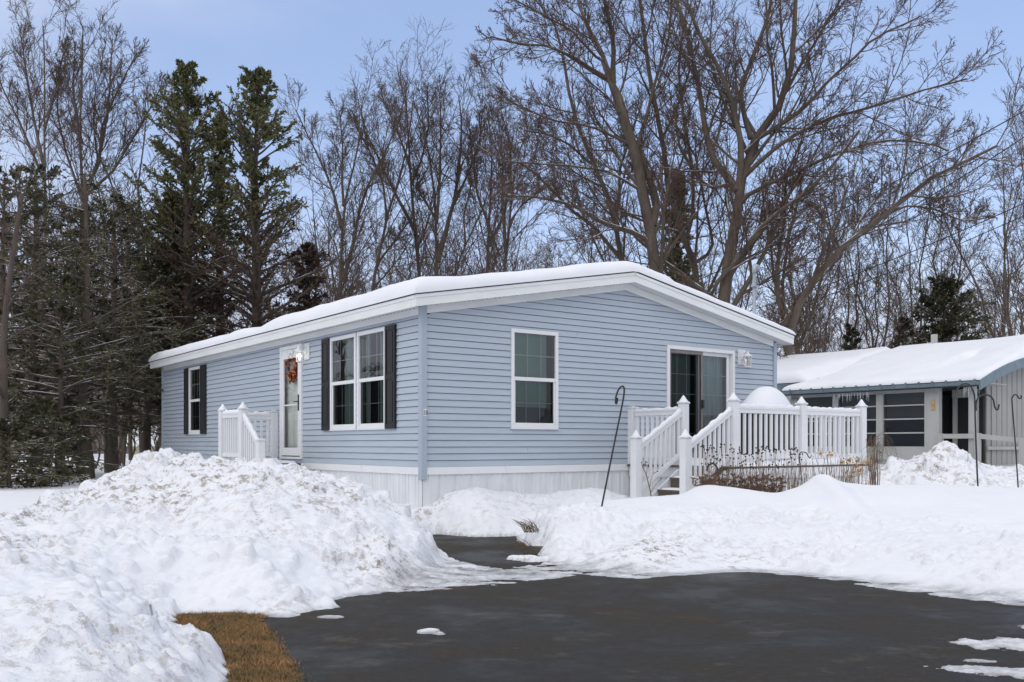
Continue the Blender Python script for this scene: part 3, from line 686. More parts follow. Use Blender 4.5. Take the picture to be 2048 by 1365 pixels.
mb.build('roof', M['shingle'], HOUSE)
def roof_snow(name, a0, a1, b0, b1, zf, Tf, rr, parent, na, nb_, mat, slump=0.0):
    ed = lambda lo, hi, n: np.unique(np.concatenate([lo + np.array([0, .006, .02, .045, .08, .12, .17, .23, .3]), np.linspace(lo + .4, hi - .4, n), hi - np.array([0, .006, .02, .045, .08, .12, .17, .23, .3])]))
    av, bv = ed(a0, a1, na), ed(b0, b1, nb_); A, B = np.meshgrid(av, bv)
    d = np.minimum.reduce([A - a0, a1 - A, B - b0, b1 - B])
    r_ = rr * (1 + .35 * fbm(A * 1.1, B * 1.1, 5, 3)); q = np.clip(d / r_, 0, 1); T = Tf(A, B) * np.sqrt(np.clip(1 - (1 - q) ** 2, 0, 1)) ** .9
    Z = zf(A) + .022 + T
    An = A + slump * fbm(A * .9, B * .9, 6, 3) * (d < .05); Bn = B
    n1, n2 = A.shape
    v = np.stack([An, Bn, Z], -1).reshape(-1, 3); lo = np.stack([An, Bn, zf(A) + .0225], -1).reshape(-1, 3)
    i = np.arange(n1 - 1)[:, None] * n2 + np.arange(n2 - 1)[None]
    f = np.stack([i, i + 1, i + n2 + 1, i + n2], -1).reshape(-1, 4); nv = len(v)
    return np_mesh(name, np.concatenate([v, lo]), np.concatenate([f, f[:, ::-1] + nv]), mat, parent)
def T_house(A, B):
    t = .155 + .06 * np.exp(-np.clip(A + .27, 0, 9) / 1.2) + .03 * fbm(A * .6, B * .5, 8, 3)
    t = t + .045 * (1 - sstep(B, 5.2, 6.4)) * (A < 5) + .02 * fbm(A * 2.4, B * 2.4, 4, 3)
    notch = np.exp(-((B - 6.1) / .5) ** 2) * np.exp(-((A + .3) / 1.4) ** 2)
    return np.clip(t - .06 * notch, .08, 1)
rzt = lambda A: 4.262 - SL * np.abs(A - GW / 2) - .03 * np.exp(-((A - GW / 2) / .35) ** 2) * 0
tag(roof_snow('snow_cover', A0 - .035, A1 + .03, B0_ - .03, B1_ + .03, rzt, T_house, .26, HOUSE, 60, 90, M['snow']), 'thick rounded blanket of snow on the roof')
# roof vent pipe
vp = MB(); vp.tube([(1.15, 2.9, 3.65), (1.15, 2.9, 4.18)], .055, 12).build('vent_pipe', M['galv'], HOUSE, True)
MB().lathe((1.15, 2.9, 4.17), [(.05, 0), (.10, .01), (.10, .05), (.085, .06)], 16).build('cap', M['soffit_dark'], vp if False else HOUSE.children[-1])

# windows (x = along wall, o = outwards); mapping by wall
PG = lambda s, o, z: (s, -o, z)
PL = lambda s, o, z: (-o, s, z)
def wbox(mb, pl, s0, s1, o0, o1, z0, z1):
    a = pl(s0, o0, z0); b = pl(s1, o1, z1)
    x0, x1 = sorted((a[0], b[0])); y0_, y1_ = sorted((a[1], b[1])); return mb.box(x0, x1, y0_, y1_, z0, z1)
def turn(pl, pts_): return pts_[::-1] if pl is PL else pts_
def recess(name, pl, s0, s1, z0, z1, depth, parent, mat):
    mb = MB(); d = -depth
    for q in ([(s0, d, z0), (s1, d, z0), (s1, d, z1), (s0, d, z1)], [(s0, d, z0), (s0, 0, z0), (s0, 0, z1), (s0, d, z1)], [(s1, 0, z0), (s1, d, z0), (s1, d, z1), (s1, 0, z1)], [(s0, 0, z0), (s0, d, z0), (s1, d, z0), (s1, 0, z0)], [(s0, d, z1), (s0, 0, z1), (s1, 0, z1), (s1, d, z1)]):
        mb.poly([pl(*p) for p in q])
    return mb.build(name, mat, parent)
def window(pl, o, covering, blind_top=None, shade=None, label=None):
    s0, s1, z0, z1 = o; fr = MB(); t = .05; zm = (z0 + z1) / 2 + .0
    for (a, b_, c, d) in ((s0 - .01, s1 + .01, z1 - t, z1 + .01), (s0 - .01, s1 + .01, z0 - .01, z0 + t), (s0 - .01, s0 + t, z0 + t, z1 - t), (s1 - t, s1 + .01, z0 + t, z1 - t)):
        wbox(fr, pl, a, b_, -.05, .032, c, d)
    wbox(fr, pl, s0 - .02, s1 + .02, .0, .045, z0 - .025, z0 - .0105)
    w_ = fr.build('window', M['frame'], HOUSE, bevel=.004)
    if label: w_['label'] = label
    sh = MB()
    wbox(sh, pl, s0 + t, s1 - t, .004, .026, zm - .03, zm + .03)
    wbox(sh, pl, s0 + t + .001, s0 + t + .03, -.03, .012, z0 + t, zm - .03); wbox(sh, pl, s1 - t - .03, s1 - t - .001, -.03, .012, z0 + t, zm - .03); wbox(sh, pl, s0 + t + .03, s1 - t - .03, -.03, .012, z0 + t, z0 + t + .03)
    sh.build('sash', M['frame'], w_, bevel=.003)
    mu = MB(); wi = s1 - s0 - 2 * t
    for k in (1, 2):
        c = s0 + t + wi * k / 3; wbox(mu, pl, c - .007, c + .007, -.010, -.002, zm + .03, z1 - t); wbox(mu, pl, c - .006, c + .006, -.042, -.036, z0 + t + .03, zm - .03)
    c = (zm + .03 + z1 - t) / 2; wbox(mu, pl, s0 + t, s1 - t, -.0105, -.0015, c - .007, c + .007)
    c = (zm - .03 + z0 + t) / 2 + .0; wbox(mu, pl, s0 + t + .03, s1 - t - .03, -.0425, -.0355, c - .006, c + .006)
    mu.build('muntin', M['frame'], w_)
    g = MB(); g.poly(turn(pl, [pl(*p) for p in ((s0 + t, .0005, zm + .03), (s1 - t, .0005, zm + .03), (s1 - t, .0005, z1 - t), (s0 + t, .0005, z1 - t))])); g.build('pane', M['glass'], w_)
    g = MB(); g.poly(turn(pl, [pl(*p) for p in ((s0 + t + .03, -.03, z0 + t + .03), (s1 - t - .03, -.03, z0 + t + .03), (s1 - t - .03, -.03, zm - .03), (s0 + t + .03, -.03, zm - .03))])); g.build('pane', M['glass'], w_)
    g = MB(); g.poly(turn(pl, [pl(*p) for p in ((s0 + t + .03, .006, z0 + t + .03), (s1 - t - .03, .006, z0 + t + .03), (s1 - t - .03, .006, zm - .03), (s0 + t + .03, .006, zm - .03))])); g.build('insect_screen', M['insect_screen'], w_)
    recess('interior', pl, s0, s1, z0, z1, .55, w_, M['room'])
    cv = MB()
    for (a, b_, c, d) in covering:
        n = max(2, int((b_ - a) / .035)) if blind_top is None else 1
        for i in range(n):
            p, q = a + (b_ - a) * i / n, a + (b_ - a) * (i + 1) / n
            o1_, o2_ = (-.10 - .02 * (i % 2), -.10 - .02 * ((i + 1) % 2)) if n > 1 else (-.09, -.09)
            cv.poly([pl(p, o1_, c), pl(q, o2_, c), pl(q, o2_, d), pl(p, o1_, d)])
    cv.build('blind' if blind_top else 'curtain', M['blind'] if blind_top else M['curtain'], w_)
    return w_
window(PG, OPEN_G[0], [(1.66, 2.42, 1.9, 3.12)], True, label='window with a green blind drawn two thirds down')
window(PL, OPEN_L[0], [(2.16, 2.80, 1.58, 3.13)], label='left window of the shuttered pair, with green curtains')
window(PL, OPEN_L[1], [(1.14, 1.55, 1.58, 3.13), (1.85, 2.05, 1.58, 3.13)], label='right window of the shuttered pair, reflecting the sky')
window(PL, OPEN_L[2], [(10.25, 10.6, 2.3, 3.1)], label='small far window with shutters on both sides')
def shutter(s0, s1):
    z0, z1 = 1.545, 3.165; mb = MB(); f = .05
    wbox(mb, PL, s0, s1, .013, .040, z0, z1)
    for a, b_ in ((s0, s0 + f), (s1 - f, s1)): wbox(mb, PL, a, b_, .040, .052, z0, z1)
    for c, d in ((z0, z0 + .07), ((z0 + z1) / 2 - .035, (z0 + z1) / 2 + .035), (z1 - .07, z1)): wbox(mb, PL, s0 + f, s1 - f, .040, .0515, c, d)
    for c, d in ((z0 + .10, (z0 + z1) / 2 - .065), ((z0 + z1) / 2 + .065, z1 - .10)): wbox(mb, PL, s0 + f + .03, s1 - f - .03, .040, .049, c, d)
    mb.build('shutter', M['black'], HOUSE, bevel=.004)
for a, b_ in ((3.125, 3.43), (.765, 1.085), (11.10, 11.42), (9.80, 10.18)): shutter(a, b_)

# storm door
s0, s1, z0, z1 = OPEN_L[3]
mb = MB()
for (a, b_, c, d) in ((s0 - .01, s1 + .01, z1 - .05, z1 + .02), (s0 - .01, s1 + .01, z0 - .03, z0 + .012), (s0 - .01, s0 + .055, z0 + .012, z1 - .05), (s1 - .055, s1 + .01, z0 + .012, z1 - .05)): wbox(mb, PL, a, b_, -.05, .045, c, d)
door = mb.build('door_frame', M['frame'], HOUSE, bevel=.004)
sf = MB(); a0, a1, c0, c1 = s0 + .06, s1 - .06, z0 + .035, z1 - .055
for (a, b_, c, d) in ((a0, a1, c1 - .17, c1), (a0, a1, c0, c0 + .15), (a0, a0 + .10, c0 + .15, c1 - .17), (a1 - .10, a1, c0 + .15, c1 - .17)): wbox(sf, PL, a, b_, .005, .038, c, d)
wbox(sf, PL, a0 + .10, a1 - .10, .014, .030, 2.035, 2.062)
sd = sf.build('storm_door', M['frame'], HOUSE, bevel=.004)
g = MB(); g.poly(turn(PL, [PL(*p) for p in ((a0 + .1, .018, c0 + .15), (a1 - .1, .018, c0 + .15), (a1 - .1, .018, c1 - .17), (a0 + .1, .018, c1 - .17))])); g.build('pane', M['glass_door'], sd)
h = MB(); wbox(h, PL, a0 + .035, a0 + .07, .038, .052, 1.93, 2.23); h.tube([(-.055, a0 + .05, 2.10), (-.085, a0 + .05, 2.10), (-.09, a0 + .17, 2.10)], .010, 8); h.build('handle', M['iron'], sd)
idr = MB(); wbox(idr, PL, s0 + .05, s1 - .05, -.11, -.07, z0 + .01, z1 - .05)
for (c, d) in ((z0 + .2, z0 + .85),):
    for p, q in ((s0 + .16, s0 + .44), (s1 - .44, s1 - .16)):
        wbox(idr, PL, p, q, -.07, -.062, c, d); wbox(idr, PL, p + .04, q - .04, -.062, -.055, c + .04, d - .04)
idr.build('inner_door', M['inner_door'], HOUSE, bevel=.003)
# sliding glass door
s0, s1, z0, z1 = OPEN_G[1]; mb = MB()
for (a, b_, c, d) in ((s0 - .02, s1 + .02, z1 - .045, z1 + .02), (s0 - .02, s1 + .02, z0 - .04, z0 + .02), (s0 - .02, s0 + .045, z0 + .02, z1 - .045), (s1 - .05, s1 + .02, z0 + .02, z1 - .045)): wbox(mb, PG, a, b_, -.09, .036, c, d)
sl = mb.build('sliding_door', M['frame'], HOUSE, bevel=.004)
def sash_panel(a, b_, o, name, lab, mat, fw):
    f = MB()
    for (p, q, c, d) in ((a, b_, z1 - .11, z1 - .046), (a, b_, z0 + .021, z0 + .11), (a, a + fw, z0 + .11, z1 - .11), (b_ - fw, b_, z0 + .11, z1 - .11)): wbox(f, PG, p, q, o - .03, o, c, d)
    x = f.build(name, mat, sl, bevel=.003); return x
mid = s0 + .89
x1 = sash_panel(s0 + .046, mid + .05, .012, 'screen_panel', None, plain('bronze_frame', (.19, .17, .16), .5), .05)
x2 = sash_panel(mid - .03, s1 - .06, -.035, 'door_panel', None, M['frame'], .08)
x3 = sash_panel(s0 + .046, mid + .03, -.07, 'door_panel', None, M['frame'], .06)
g = MB(); g.poly([PG(*p) for p in ((s0 + .09, .0, z0 + .11), (mid, .0, z0 + .11), (mid, .0, z1 - .11), (s0 + .09, .0, z1 - .11))]); g.build('insect_screen', M['insect_screen'], sl)
g = MB()
for a, b_, o in ((mid + .05, s1 - .14, -.05), (s0 + .1, mid - .03, -.085)): g.poly([PG(*p) for p in ((a, o, z0 + .11), (b_, o, z0 + .11), (b_, o, z1 - .11), (a, o, z1 - .11))])
g.build('pane', M['glass'], sl)
mu = MB()
for a, b_, o in ((mid + .05, s1 - .14, -.056), (s0 + .1, mid - .03, -.091)):
    for k in (1, 2): c = a + (b_ - a) * k / 3; wbox(mu, PG, c - .006, c + .006, o - .004, o, z0 + .11, z1 - .11)
    for k in range(1, 5): c = z0 + .11 + (z1 - z0 - .22) * k / 5; wbox(mu, PG, a, b_, o - .0045, o + .0005, c - .006, c + .006)
mu.build('muntin', M['frame'], sl)
wbox(MB(), PG, 0, 1, 0, 1, 0, 1)
h = MB(); wbox(h, PG, mid + .0, mid + .05, .012, .05, 1.97, 2.13); h.build('handle', M['iron'], sl)
recess('interior', PG, s0, s1, z0, z1, .8, sl, M['room'])
vb = MB(); n = 11
for i in range(n):
    p = mid + .08 + (s1 - .1 - mid - .08) * i / n; q = p + .062
    vb.poly([PG(p, -.20, z0 + .02), PG(q, -.17, z0 + .02), PG(q, -.17, z1 - .03), PG(p, -.20, z1 - .03)])
vb.build('vertical_blind', M['vertical_blind'], sl)
MB().poly([PG(s0 + .08, -.16, z0 + .02), PG(mid - .12, -.16, z0 + .02), PG(mid - .12, -.16, z1 - .03), PG(s0 + .08, -.16, z1 - .03)]).build('drape', plain('drape_grey_green', (.26, .31, .30), .8, .2, 3, mscale=(9, 9, .3)), sl)

# wall lanterns
def lantern(pl, s, z, side, lit, lab):
    p = MB(); wbox(p, pl, s - .11, s + .11, .012, .03, z - .15, z + .15); wbox(p, pl, s - .085, s + .085, .03, .036, z - .125, z + .125)
    base = p.build('wall_lantern', M['vinyl'], HOUSE, bevel=.003); base['label'] = lab
    c = pl(s, .17, z); arm = MB(); arm.tube([pl(s, .03, z + .03), pl(s, .07, z + .06), pl(s, .12, z + .09), pl(s, .165, z + .075)], .012, 8)
    arm.lathe(pl(s, .036, z), [(.05, -.05), (.055, 0), (.05, .05)], 12)
    cx, cy = c[0], c[1]
    arm.lathe((cx, cy, z - .10), [(.012, .21), (.016, .185), (.03, .17), (.035, .155), (.075, .12), (.085, .105), (.08, .098)], 6)
    arm.lathe((cx, cy, z - .20), [(.01, -.02), (.06, -.004), (.068, .0), (.068, .012), (.055, .016)], 6)
    for k in range(6):
        an = math.pi / 3 * k; q = (cx + .062 * math.cos(an), cy + .062 * math.sin(an)); arm.tube([(q[0] * .0 + cx + .058 * math.cos(an), cy + .058 * math.sin(an), z - .19), (cx + .07 * math.cos(an), cy + .07 * math.sin(an), z - .0)], .0055, 4)
    arm.build('lantern_cage', M['vinyl'], base)
    gl = MB()
    for k in range(6):
        a_, b2 = math.pi / 3 * k, math.pi / 3 * (k + 1)
        gl.poly([(cx + .055 * math.cos(a_), cy + .055 * math.sin(a_), z - .185), (cx + .055 * math.cos(b2), cy + .055 * math.sin(b2), z - .185), (cx + .066 * math.cos(b2), cy + .066 * math.sin(b2), z), (cx + .066 * math.cos(a_), cy + .066 * math.sin(a_), z)])
    gl.build('lantern_glass', M['glass_lamp'], base)
    MB().lathe((cx, cy, z - .17), [(.012, 0), (.014, .04), (.028, .07), (.03, .09), (.02, .115), (.005, .125)], 12).build('bulb', M['bulb'] if lit else M['bulb_off'], base, True)
lantern(PL, 4.11, 3.01, 1, True, 'lit white lantern beside the storm door')
lantern(PG, 7.165, 2.99, 1, False, 'unlit white lantern beside the sliding glass door')
# house number on the corner post
fc = bpy.data.curves.new('number', 'FONT'); fc.body = '18'; fc.size = .112; fc.extrude = .0015; fc.align_x = 'CENTER'; fc.space_character = .95
tmp = bpy.data.objects.new('number', fc); COL.objects.link(tmp)
me = bpy.data.meshes.new_from_object(tmp.evaluated_get(bpy.context.evaluated_depsgraph_get())); bpy.data.objects.remove(tmp)
me.materials.clear(); me.materials.append(M['plate'])
pl_ = MB().box(-.008, .053, -.0475, -.046, 1.724, 1.825).build('number_plate', M['frame'], HOUSE)
nu = new_obj('house_number', me, pl_); nu.rotation_euler = (rad(90), 0, 0); nu.location = (.0225, -.0485, 1.734); nu.scale = (.66, 1, 1)

# wreath hanging on the inner door
wr = empty('wreath', tuple(LW(.055, 4.80, 2.80)), UA, 'round autumn wreath of orange leaves hanging on the white front door', 'wreath')
rr_ = random.Random(4)
def leaf_cloud(n, col, name, dark):
    mb = MB()
    for i in range(n):
        th = rr_.uniform(0, 6.283); R_ = .20 + rr_.gauss(0, .05); x = R_ * math.cos(th); z = R_ * math.sin(th) * 1.25
        c = Vector((-.055 + rr_.uniform(-.03, .02), x, z)); s = rr_.uniform(.03, .06)
        u_ = Vector((rr_.uniform(-.6, .6), rr_.uniform(-1, 1), rr_.uniform(-1, 1))).normalized(); v_ = u_.orthogonal().normalized() * s * .6; u_ = u_ * s
        mb.poly([c - u_, c - v_ * .8, c + u_, c + v_])
    mb.build(name, col, wr)
MB().tube([(-.055, .2 * math.cos(k * .3927), .25 * math.sin(k * .3927)) for k in range(17)], .02, 6, False).build('twig_ring', M['wreath_brown'], wr)
leaf_cloud(230, M['orange'], 'leaves', False); leaf_cloud(70, M['wreath_brown'], 'leaves', True)

# ------------------------------------------------------------------ railings, deck and porch
def post(parent, x, y, z0, z1, tip=True, s=.125, snow=True):
    p = MB().box(x - s / 2, x + s / 2, y - s / 2, y + s / 2, z0, z1).build('post', M['vinyl'], parent, bevel=.006)
    c = MB(); e = s / 2 + .012; c.box(x - e, x + e, y - e, y + e, z1 + .001, z1 + .02)
    zt = z1 + .02; h = .055 if tip else .02; b = len(c.v); c.v += [(x - e, y - e, zt), (x + e, y - e, zt), (x + e, y + e, zt), (x - e, y + e, zt), (x, y, zt + h)]
    c.f += [(b, b + 1, b + 4), (b + 1, b + 2, b + 4), (b + 2, b + 3, b + 4), (b + 3, b, b + 4), (b + 3, b + 2, b + 1, b)]
    c.build('post_cap', M['vinyl'], p)
    if snow and tip:
        sn = MB().lathe((x, y, zt - .012), [(e * 1.12, 0), (e * 1.1, .018), (e * .8, .048), (e * .48, .085), (e * .2, .118), (.006, .128)], 14).build('snow_tip', M['snow'], p, True)
    return p
bal_me = {}
def baluster_mesh(h):
    k = round(h, 3)
    if k not in bal_me:
        o = MB().box(-.018, .018, -.018, .018, 0, h); me = bpy.data.meshes.new('baluster'); me.from_pydata(o.v, [], o.f); me.materials.append(M['vinyl']); bal_me[k] = me
    return bal_me[k]
rs = random.Random(77)
def railing(parent, p, q, zt0, zt1, h, n, snow=.035, stair=False, bot=True):
    """p,q 2d ends; zt = top of rail at p and q; h = rail height above deck"""
    p = Vector(p); q = Vector(q); r_ = MB()
    P3 = lambda t, z: (p.x + (q.x - p.x) * t, p.y + (q.y - p.y) * t, z)
    r_.beam(P3(0, zt0 - .045), P3(1, zt1 - .045), .052, .09); r_.beam(P3(0, zt0 - .012), P3(1, zt1 - .012), .075, .024)
    bb = h - .09
    ro = r_.build('railing', M['vinyl'], parent, bevel=.004)
    MB().beam(P3(0, zt0 - bb), P3(1, zt1 - bb), .045, .07).build('bottom_rail', M['vinyl'], ro, bevel=.004)
    for i in range(n):
        t = (i + .5) / n; zt = zt0 + (zt1 - zt0) * t; hh = bb - .09 - .035
        b = new_obj('baluster', baluster_mesh(hh), ro); b.location = P3(t, zt - bb + .03)
        b.rotation_euler = (0, 0, math.atan2(q.y - p.y, q.x - p.x))
    if snow:
        ns = max(8, int((q - p).length / .05)); s_ = MB(); pts = []; d = (q - p).normalized(); sd_ = Vector((-d.y, d.x)); L0 = len(s_.v)
        for i in range(ns + 1):
            t = i / ns; zt = zt0 + (zt1 - zt0) * t; hh = snow * (1 + .45 * math.sin(i * 1.7 + p.x * 9) * rs.random() + rs.uniform(-.25, .25)); wd = .036 * (1 + rs.uniform(-.08, .1))
            for o_, z_ in ((-wd, 0), (-wd * .92, hh * .6), (-wd * .4, hh), (wd * .4, hh), (wd * .92, hh * .6), (wd, 0)):
                x_, y_, _ = P3(t, 0); s_.v.append((x_ + sd_.x * o_, y_ + sd_.y * o_, zt + z_ + .0005))
        for i in range(ns):
            for k in range(5): a_ = L0 + i * 6 + k; s_.f.append((a_, a_ + 1, a_ + 7, a_ + 6))
        s_.f.append(tuple(range(L0 + 5, L0 - 1, -1))); s_.f.append(tuple(range(L0 + ns * 6, L0 + ns * 6 + 6)))
        s_.build('snow_strip', M['snow'], ro, True)
    return ro
def snow_slab(name, parent, x0, x1, ya, yb, z, th, seed, bumps=()):
    nx, ny = max(4, int((x1 - x0) / .05)), max(4, int((yb - ya) / .05)); X, Y = np.meshgrid(np.linspace(x0, x1, nx), np.linspace(ya, yb, ny))
    d = np.minimum.reduce([X - x0, x1 - X, Y - ya, yb - Y]); q = np.clip(d / .07, 0, 1)
    T = th * (1 + .45 * fbm(X * 1.9, Y * 1.9, seed, 4))
    for bx, by, br, bh in bumps: T = T + bh * np.exp(-((X - bx) ** 2 + (Y - by) ** 2) / br ** 2)
    Z = z + T * np.sqrt(1 - (1 - q) ** 2)
    i = np.arange(ny - 1)[:, None] * nx + np.arange(nx - 1)[None]; f = np.stack([i, i + 1, i + nx + 1, i + nx], -1).reshape(-1, 4)
    return np_mesh(name, np.stack([X, Y, Z], -1).reshape(-1, 3), f, M['snow'], parent)
ZD = .95
DECK = empty('deck', (CO[0], CO[1], 0), UA, 'raised deck with white vinyl railings and steps outside the sliding door', 'deck')
xA, xG, yF = 4.22, 7.66, -2.38
yB, yE = -1.27, -2.32
mb = MB(); nbd = 17
for i in range(nbd):
    ya = -.03 - (i + 1) * (2.37 / nbd); mb.box(xA - .1, xG + .09, ya + .004, ya + 2.37 / nbd, ZD - .03, ZD)
mb.build('deck_boards', M['brown'], DECK)
mb = MB()
mb.box(xA - .055, xG + .045, yF - .012, yF + .012, ZD - .20, ZD - .031); mb.box(xA - .055, xA - .03, yF + .013, -.04, ZD - .20, ZD - .031); mb.box(xG + .02, xG + .045, yF + .013, -.04, ZD - .20, ZD - .031)
mb.build('rim_board', M['vinyl'], DECK)
mb = MB(); ribbed(mb, xG - xA + .02, lambda s, o, z: (xA - .02 + s, yF + .022 - o, z), 0, ZD - .201)
ribbed(mb, 2.3, lambda s, o, z: (xA - .02 - o, -.05 - s, z), 0, ZD - .201); mb.build('skirting', M['skirt'], DECK)
for (x, y, zt) in ((xA, -.07, 1.93), (xA, yB, 1.97), (xA, yE, 1.97), (xA + 1.70, yE, 1.96), (xG - .03, yE, 1.96), (xG - .03, -.07, 1.95)):
    post(DECK, x, y, ZD + .001, zt, tip=(y != -.07) or x > 5, s=.13)
h_ = .87
railing(DECK, (xA, -.14), (xA, yB + .065), ZD + .93, ZD + .93, h_, 9)
railing(DECK, (xA + .065, yE), (xA + 1.635, yE), ZD + .93, ZD + .93, h_, 12, .055)
railing(DECK, (xA + 1.765, yE), (xG - .095, yE), ZD + .93, ZD + .93, h_, 12, .045)
railing(DECK, (xG - .03, yE + .065), (xG - .03, -.14), ZD + .93, ZD + .93, h_, 16, .045)
# stairs toward -x
ST = 1.0
for k, (dx, z) in enumerate(((.28, ZD - .185), (.56, ZD - .37), (.84, ZD - .555))):
    s_ = MB(); s_.box(xA - .1 - dx - .02, xA - .1 - dx + .30, yE + .07, yB - .07, z - .03, z); s_.box(xA - .1 - dx + .004, xA - .1 - dx + .022, yE + .075, yB - .075, z - .165, z - .031)
    st = s_.build('step', M['brown'], DECK)
    snow_slab('step_snow', st, xA - .1 - dx - .015, xA - .1 - dx + .27, yE + .09, yB - .09, z + .001, .028, 20 + k)
s_ = MB(); s_.box(xA - .082, xA - .064, yE + .07, yB - .07, ZD - .16, ZD - .032); s_.build('riser', M['brown'], DECK)
for y in (yE + .03, yB - .03):
    s_ = MB(); s_.beam((xA - .1, y, ZD - .14), (xA - 1.10, y, ZD - .80), .04, .2); s_.build('stringer', M['vinyl'], DECK)
zb_ = 1.235
for y in (yB, yE):
    post(DECK, xA - 1.075, y, .0, 1.39, True, .125)
    railing(DECK, (xA - .065, y), (xA - 1.015, y), ZD + .90, ZD + .345, .80, 9, .04, True)
tag(snow_slab('deck_snow', DECK, xA + .1, xG - .12, yE - .06, -.12, ZD + .001, .085, 31, [(xA + 1.7, yE + .35, .35, .18), (xA + 2.9, yE + .3, .5, .14), (xG - .3, -1.0, .6, .1), (xA + 1.1, yE + .25, .12, .16), (xA + .5, -.4, .4, .06)]), 'drifted snow lying on the deck boards')
# covered grill with a tall dome of snow
gc = LW(6.48, -1.15); GR = empty('covered_grill', (gc.x, gc.y, ZD + .09), UA, 'grill under a black cover topped by a tall dome of snow, on the deck', 'grill')
def rounded_box_np(hx, hy, z0, z1, n, top_r, seed, puff=0):
    th = np.linspace(0, 2 * np.pi, n, endpoint=False); vs = []; rows_ = []
    zs = np.concatenate([np.linspace(z0, z1 - top_r, 7), z1 - top_r + top_r * np.sin(np.linspace(.2, np.pi / 2, 8))]); sc_ = np.concatenate([np.ones(7), 1 - top_r / hx * (1 - np.cos(np.linspace(.2, np.pi / 2, 8)))])
    p = 5
    for z, s in zip(zs, sc_):
        r = 1 / (np.abs(np.cos(th)) ** p + np.abs(np.sin(th)) ** p) ** (1 / p); wv_ = 1 + .03 * np.sin(th * 7 + seed) * (z - z1) / (z0 - z1 + 1e-6) + puff
        vs.append(np.stack([np.cos(th) * r * hx * s * wv_, np.sin(th) * r * hy * s * wv_, np.full(n, z)], -1))
    vs.append(np.array([[0, 0, z1]])); V = np.concatenate(vs); m_ = len(zs); f = []
    for i in range(m_ - 1):
        for k in range(n): j = (k + 1) % n; f.append((i * n + k, i * n + j, (i + 1) * n + j, (i + 1) * n + k))
    for k in range(n): f.append(((m_ - 1) * n + k, (m_ - 1) * n + (k + 1) % n, m_ * n, m_ * n))
    return V, f
V_, f_ = rounded_box_np(.50, .34, 0.0, .92, 40, .12, 3)
me = bpy.data.meshes.new('cover'); me.from_pydata([tuple(p) for p in V_], [], [tuple(dict.fromkeys(q)) for q in f_]); me.materials.append(M['cover']); me.shade_smooth(); new_obj('cover', me, GR)
n = 56; X, Y = np.meshgrid(np.linspace(-.6, .6, n), np.linspace(-.45, .45, n)); q = np.sqrt((X / .57) ** 2 + (Y / .42) ** 2)
Z = .84 + (.46 + .05 * X) * np.clip(1 - q ** 2.1, 0, 1) ** .85 + .012 * fbm(X * 5, Y * 5, 3, 3); k = (q < 1.0)
i = np.arange(n - 1)[:, None] * n + np.arange(n - 1)[None]; kk = k[:-1, :-1] | k[1:, 1:] | k[1:, :-1] | k[:-1, 1:]
f = np.stack([i, i + 1, i + n + 1, i + n], -1)[kk]; np_mesh('snow_dome', np.stack([X, Y, Z], -1).reshape(-1, 3), f.reshape(-1, 4), M['snow'], GR)

# side porch at the storm door
PORCH = empty('side_porch', (CO[0], CO[1], 0), UA, 'small side porch with white railings half buried behind the snow pile', 'porch')
ax, b0p, b1p = -1.09, 4.42, 5.60
mb = MB()
for i in range(8): mb.box(-.04 - (i + 1) * .137, -.04 - i * .137 - .004, b0p - .1, b1p + .06, ZD - .03, ZD - .002)
mb.build('porch_boards', M['brown'], PORCH)
mb = MB(); mb.box(ax - .05, -.05, b0p - .08, b0p - .06, ZD - .35, ZD - .031); mb.box(ax - .05, ax - .03, b0p - .059, b1p + .04, ZD - .25, ZD - .031); mb.build('rim_board', plain('porch_rim_dark', (.045, .042, .035), .8), PORCH)
post(PORCH, -.075, 5.56, .3, 1.93, False, .13); post(PORCH, ax, 5.56, .3, 1.93, True, .13); post(PORCH, ax, 4.49, .3, 1.93, True, .13); post(PORCH, ax, 3.64, .3, 1.36, False, .13)
railing(PORCH, (-.14, 5.56), (ax + .065, 5.56), 1.88, 1.88, .87, 7, .05); railing(PORCH, (ax, 5.495), (ax, 4.555), 1.88, 1.88, .87, 8, .05); railing(PORCH, (ax, 4.425), (ax, 3.705), 1.83, 1.33, .87, 7, .05)
for k, (dy, z) in enumerate(((.0, ZD - .19), (.28, ZD - .38), (.56, ZD - .56))):
    MB().box(ax + .05, -.06, b0p - .1 - dy - .29, b0p - .1 - dy - .01, z - .035, z).build('step', M['brown'], PORCH)
snow_slab('porch_snow', PORCH, ax + .08, -.10, b0p - .07, b1p - .05, ZD, .05, 41, [(-.9, 5.3, .3, .06)])

# service mast on the far side of the house
mast = empty('service_mast', tuple(LW(GW + .10, .58, 0)), UA, 'galvanised electric service mast with a curved weatherhead behind the right roof edge', 'utility mast')
MB().tube([(0, 0, .4), (0, 0, 4.86)], .035, 14).build('pipe', M['galv'], mast, True)
MB().tube([(-.005, 0, 4.84), (-.003, 0, 4.93), (.03, 0, 4.99), (.09, 0, 4.98), (.14, 0, 4.90)], [.042, .045, .05, .052, .04], 12).build('weatherhead', M['galv'], mast, True)
MB().box(-.05, .05, -.05, .05, 4.55, 4.585).tube([(.05, 0, 4.57), (.12, 0, 4.57), (.14, 0, 4.60)], .01, 6).build('bracket', M['galv'], mast)
MB().tube([(.12, 0, 4.92), (.18, 0, 4.80), (.22, -.02, 4.70), (.24, -.03, 4.80), (.22, -.03, 4.88)], .008, 6).tube([(.11, .02, 4.92), (.15, .02, 4.72), (.19, 0, 4.62)], .008, 6).build('drip_loop', M['wire'], mast, True)
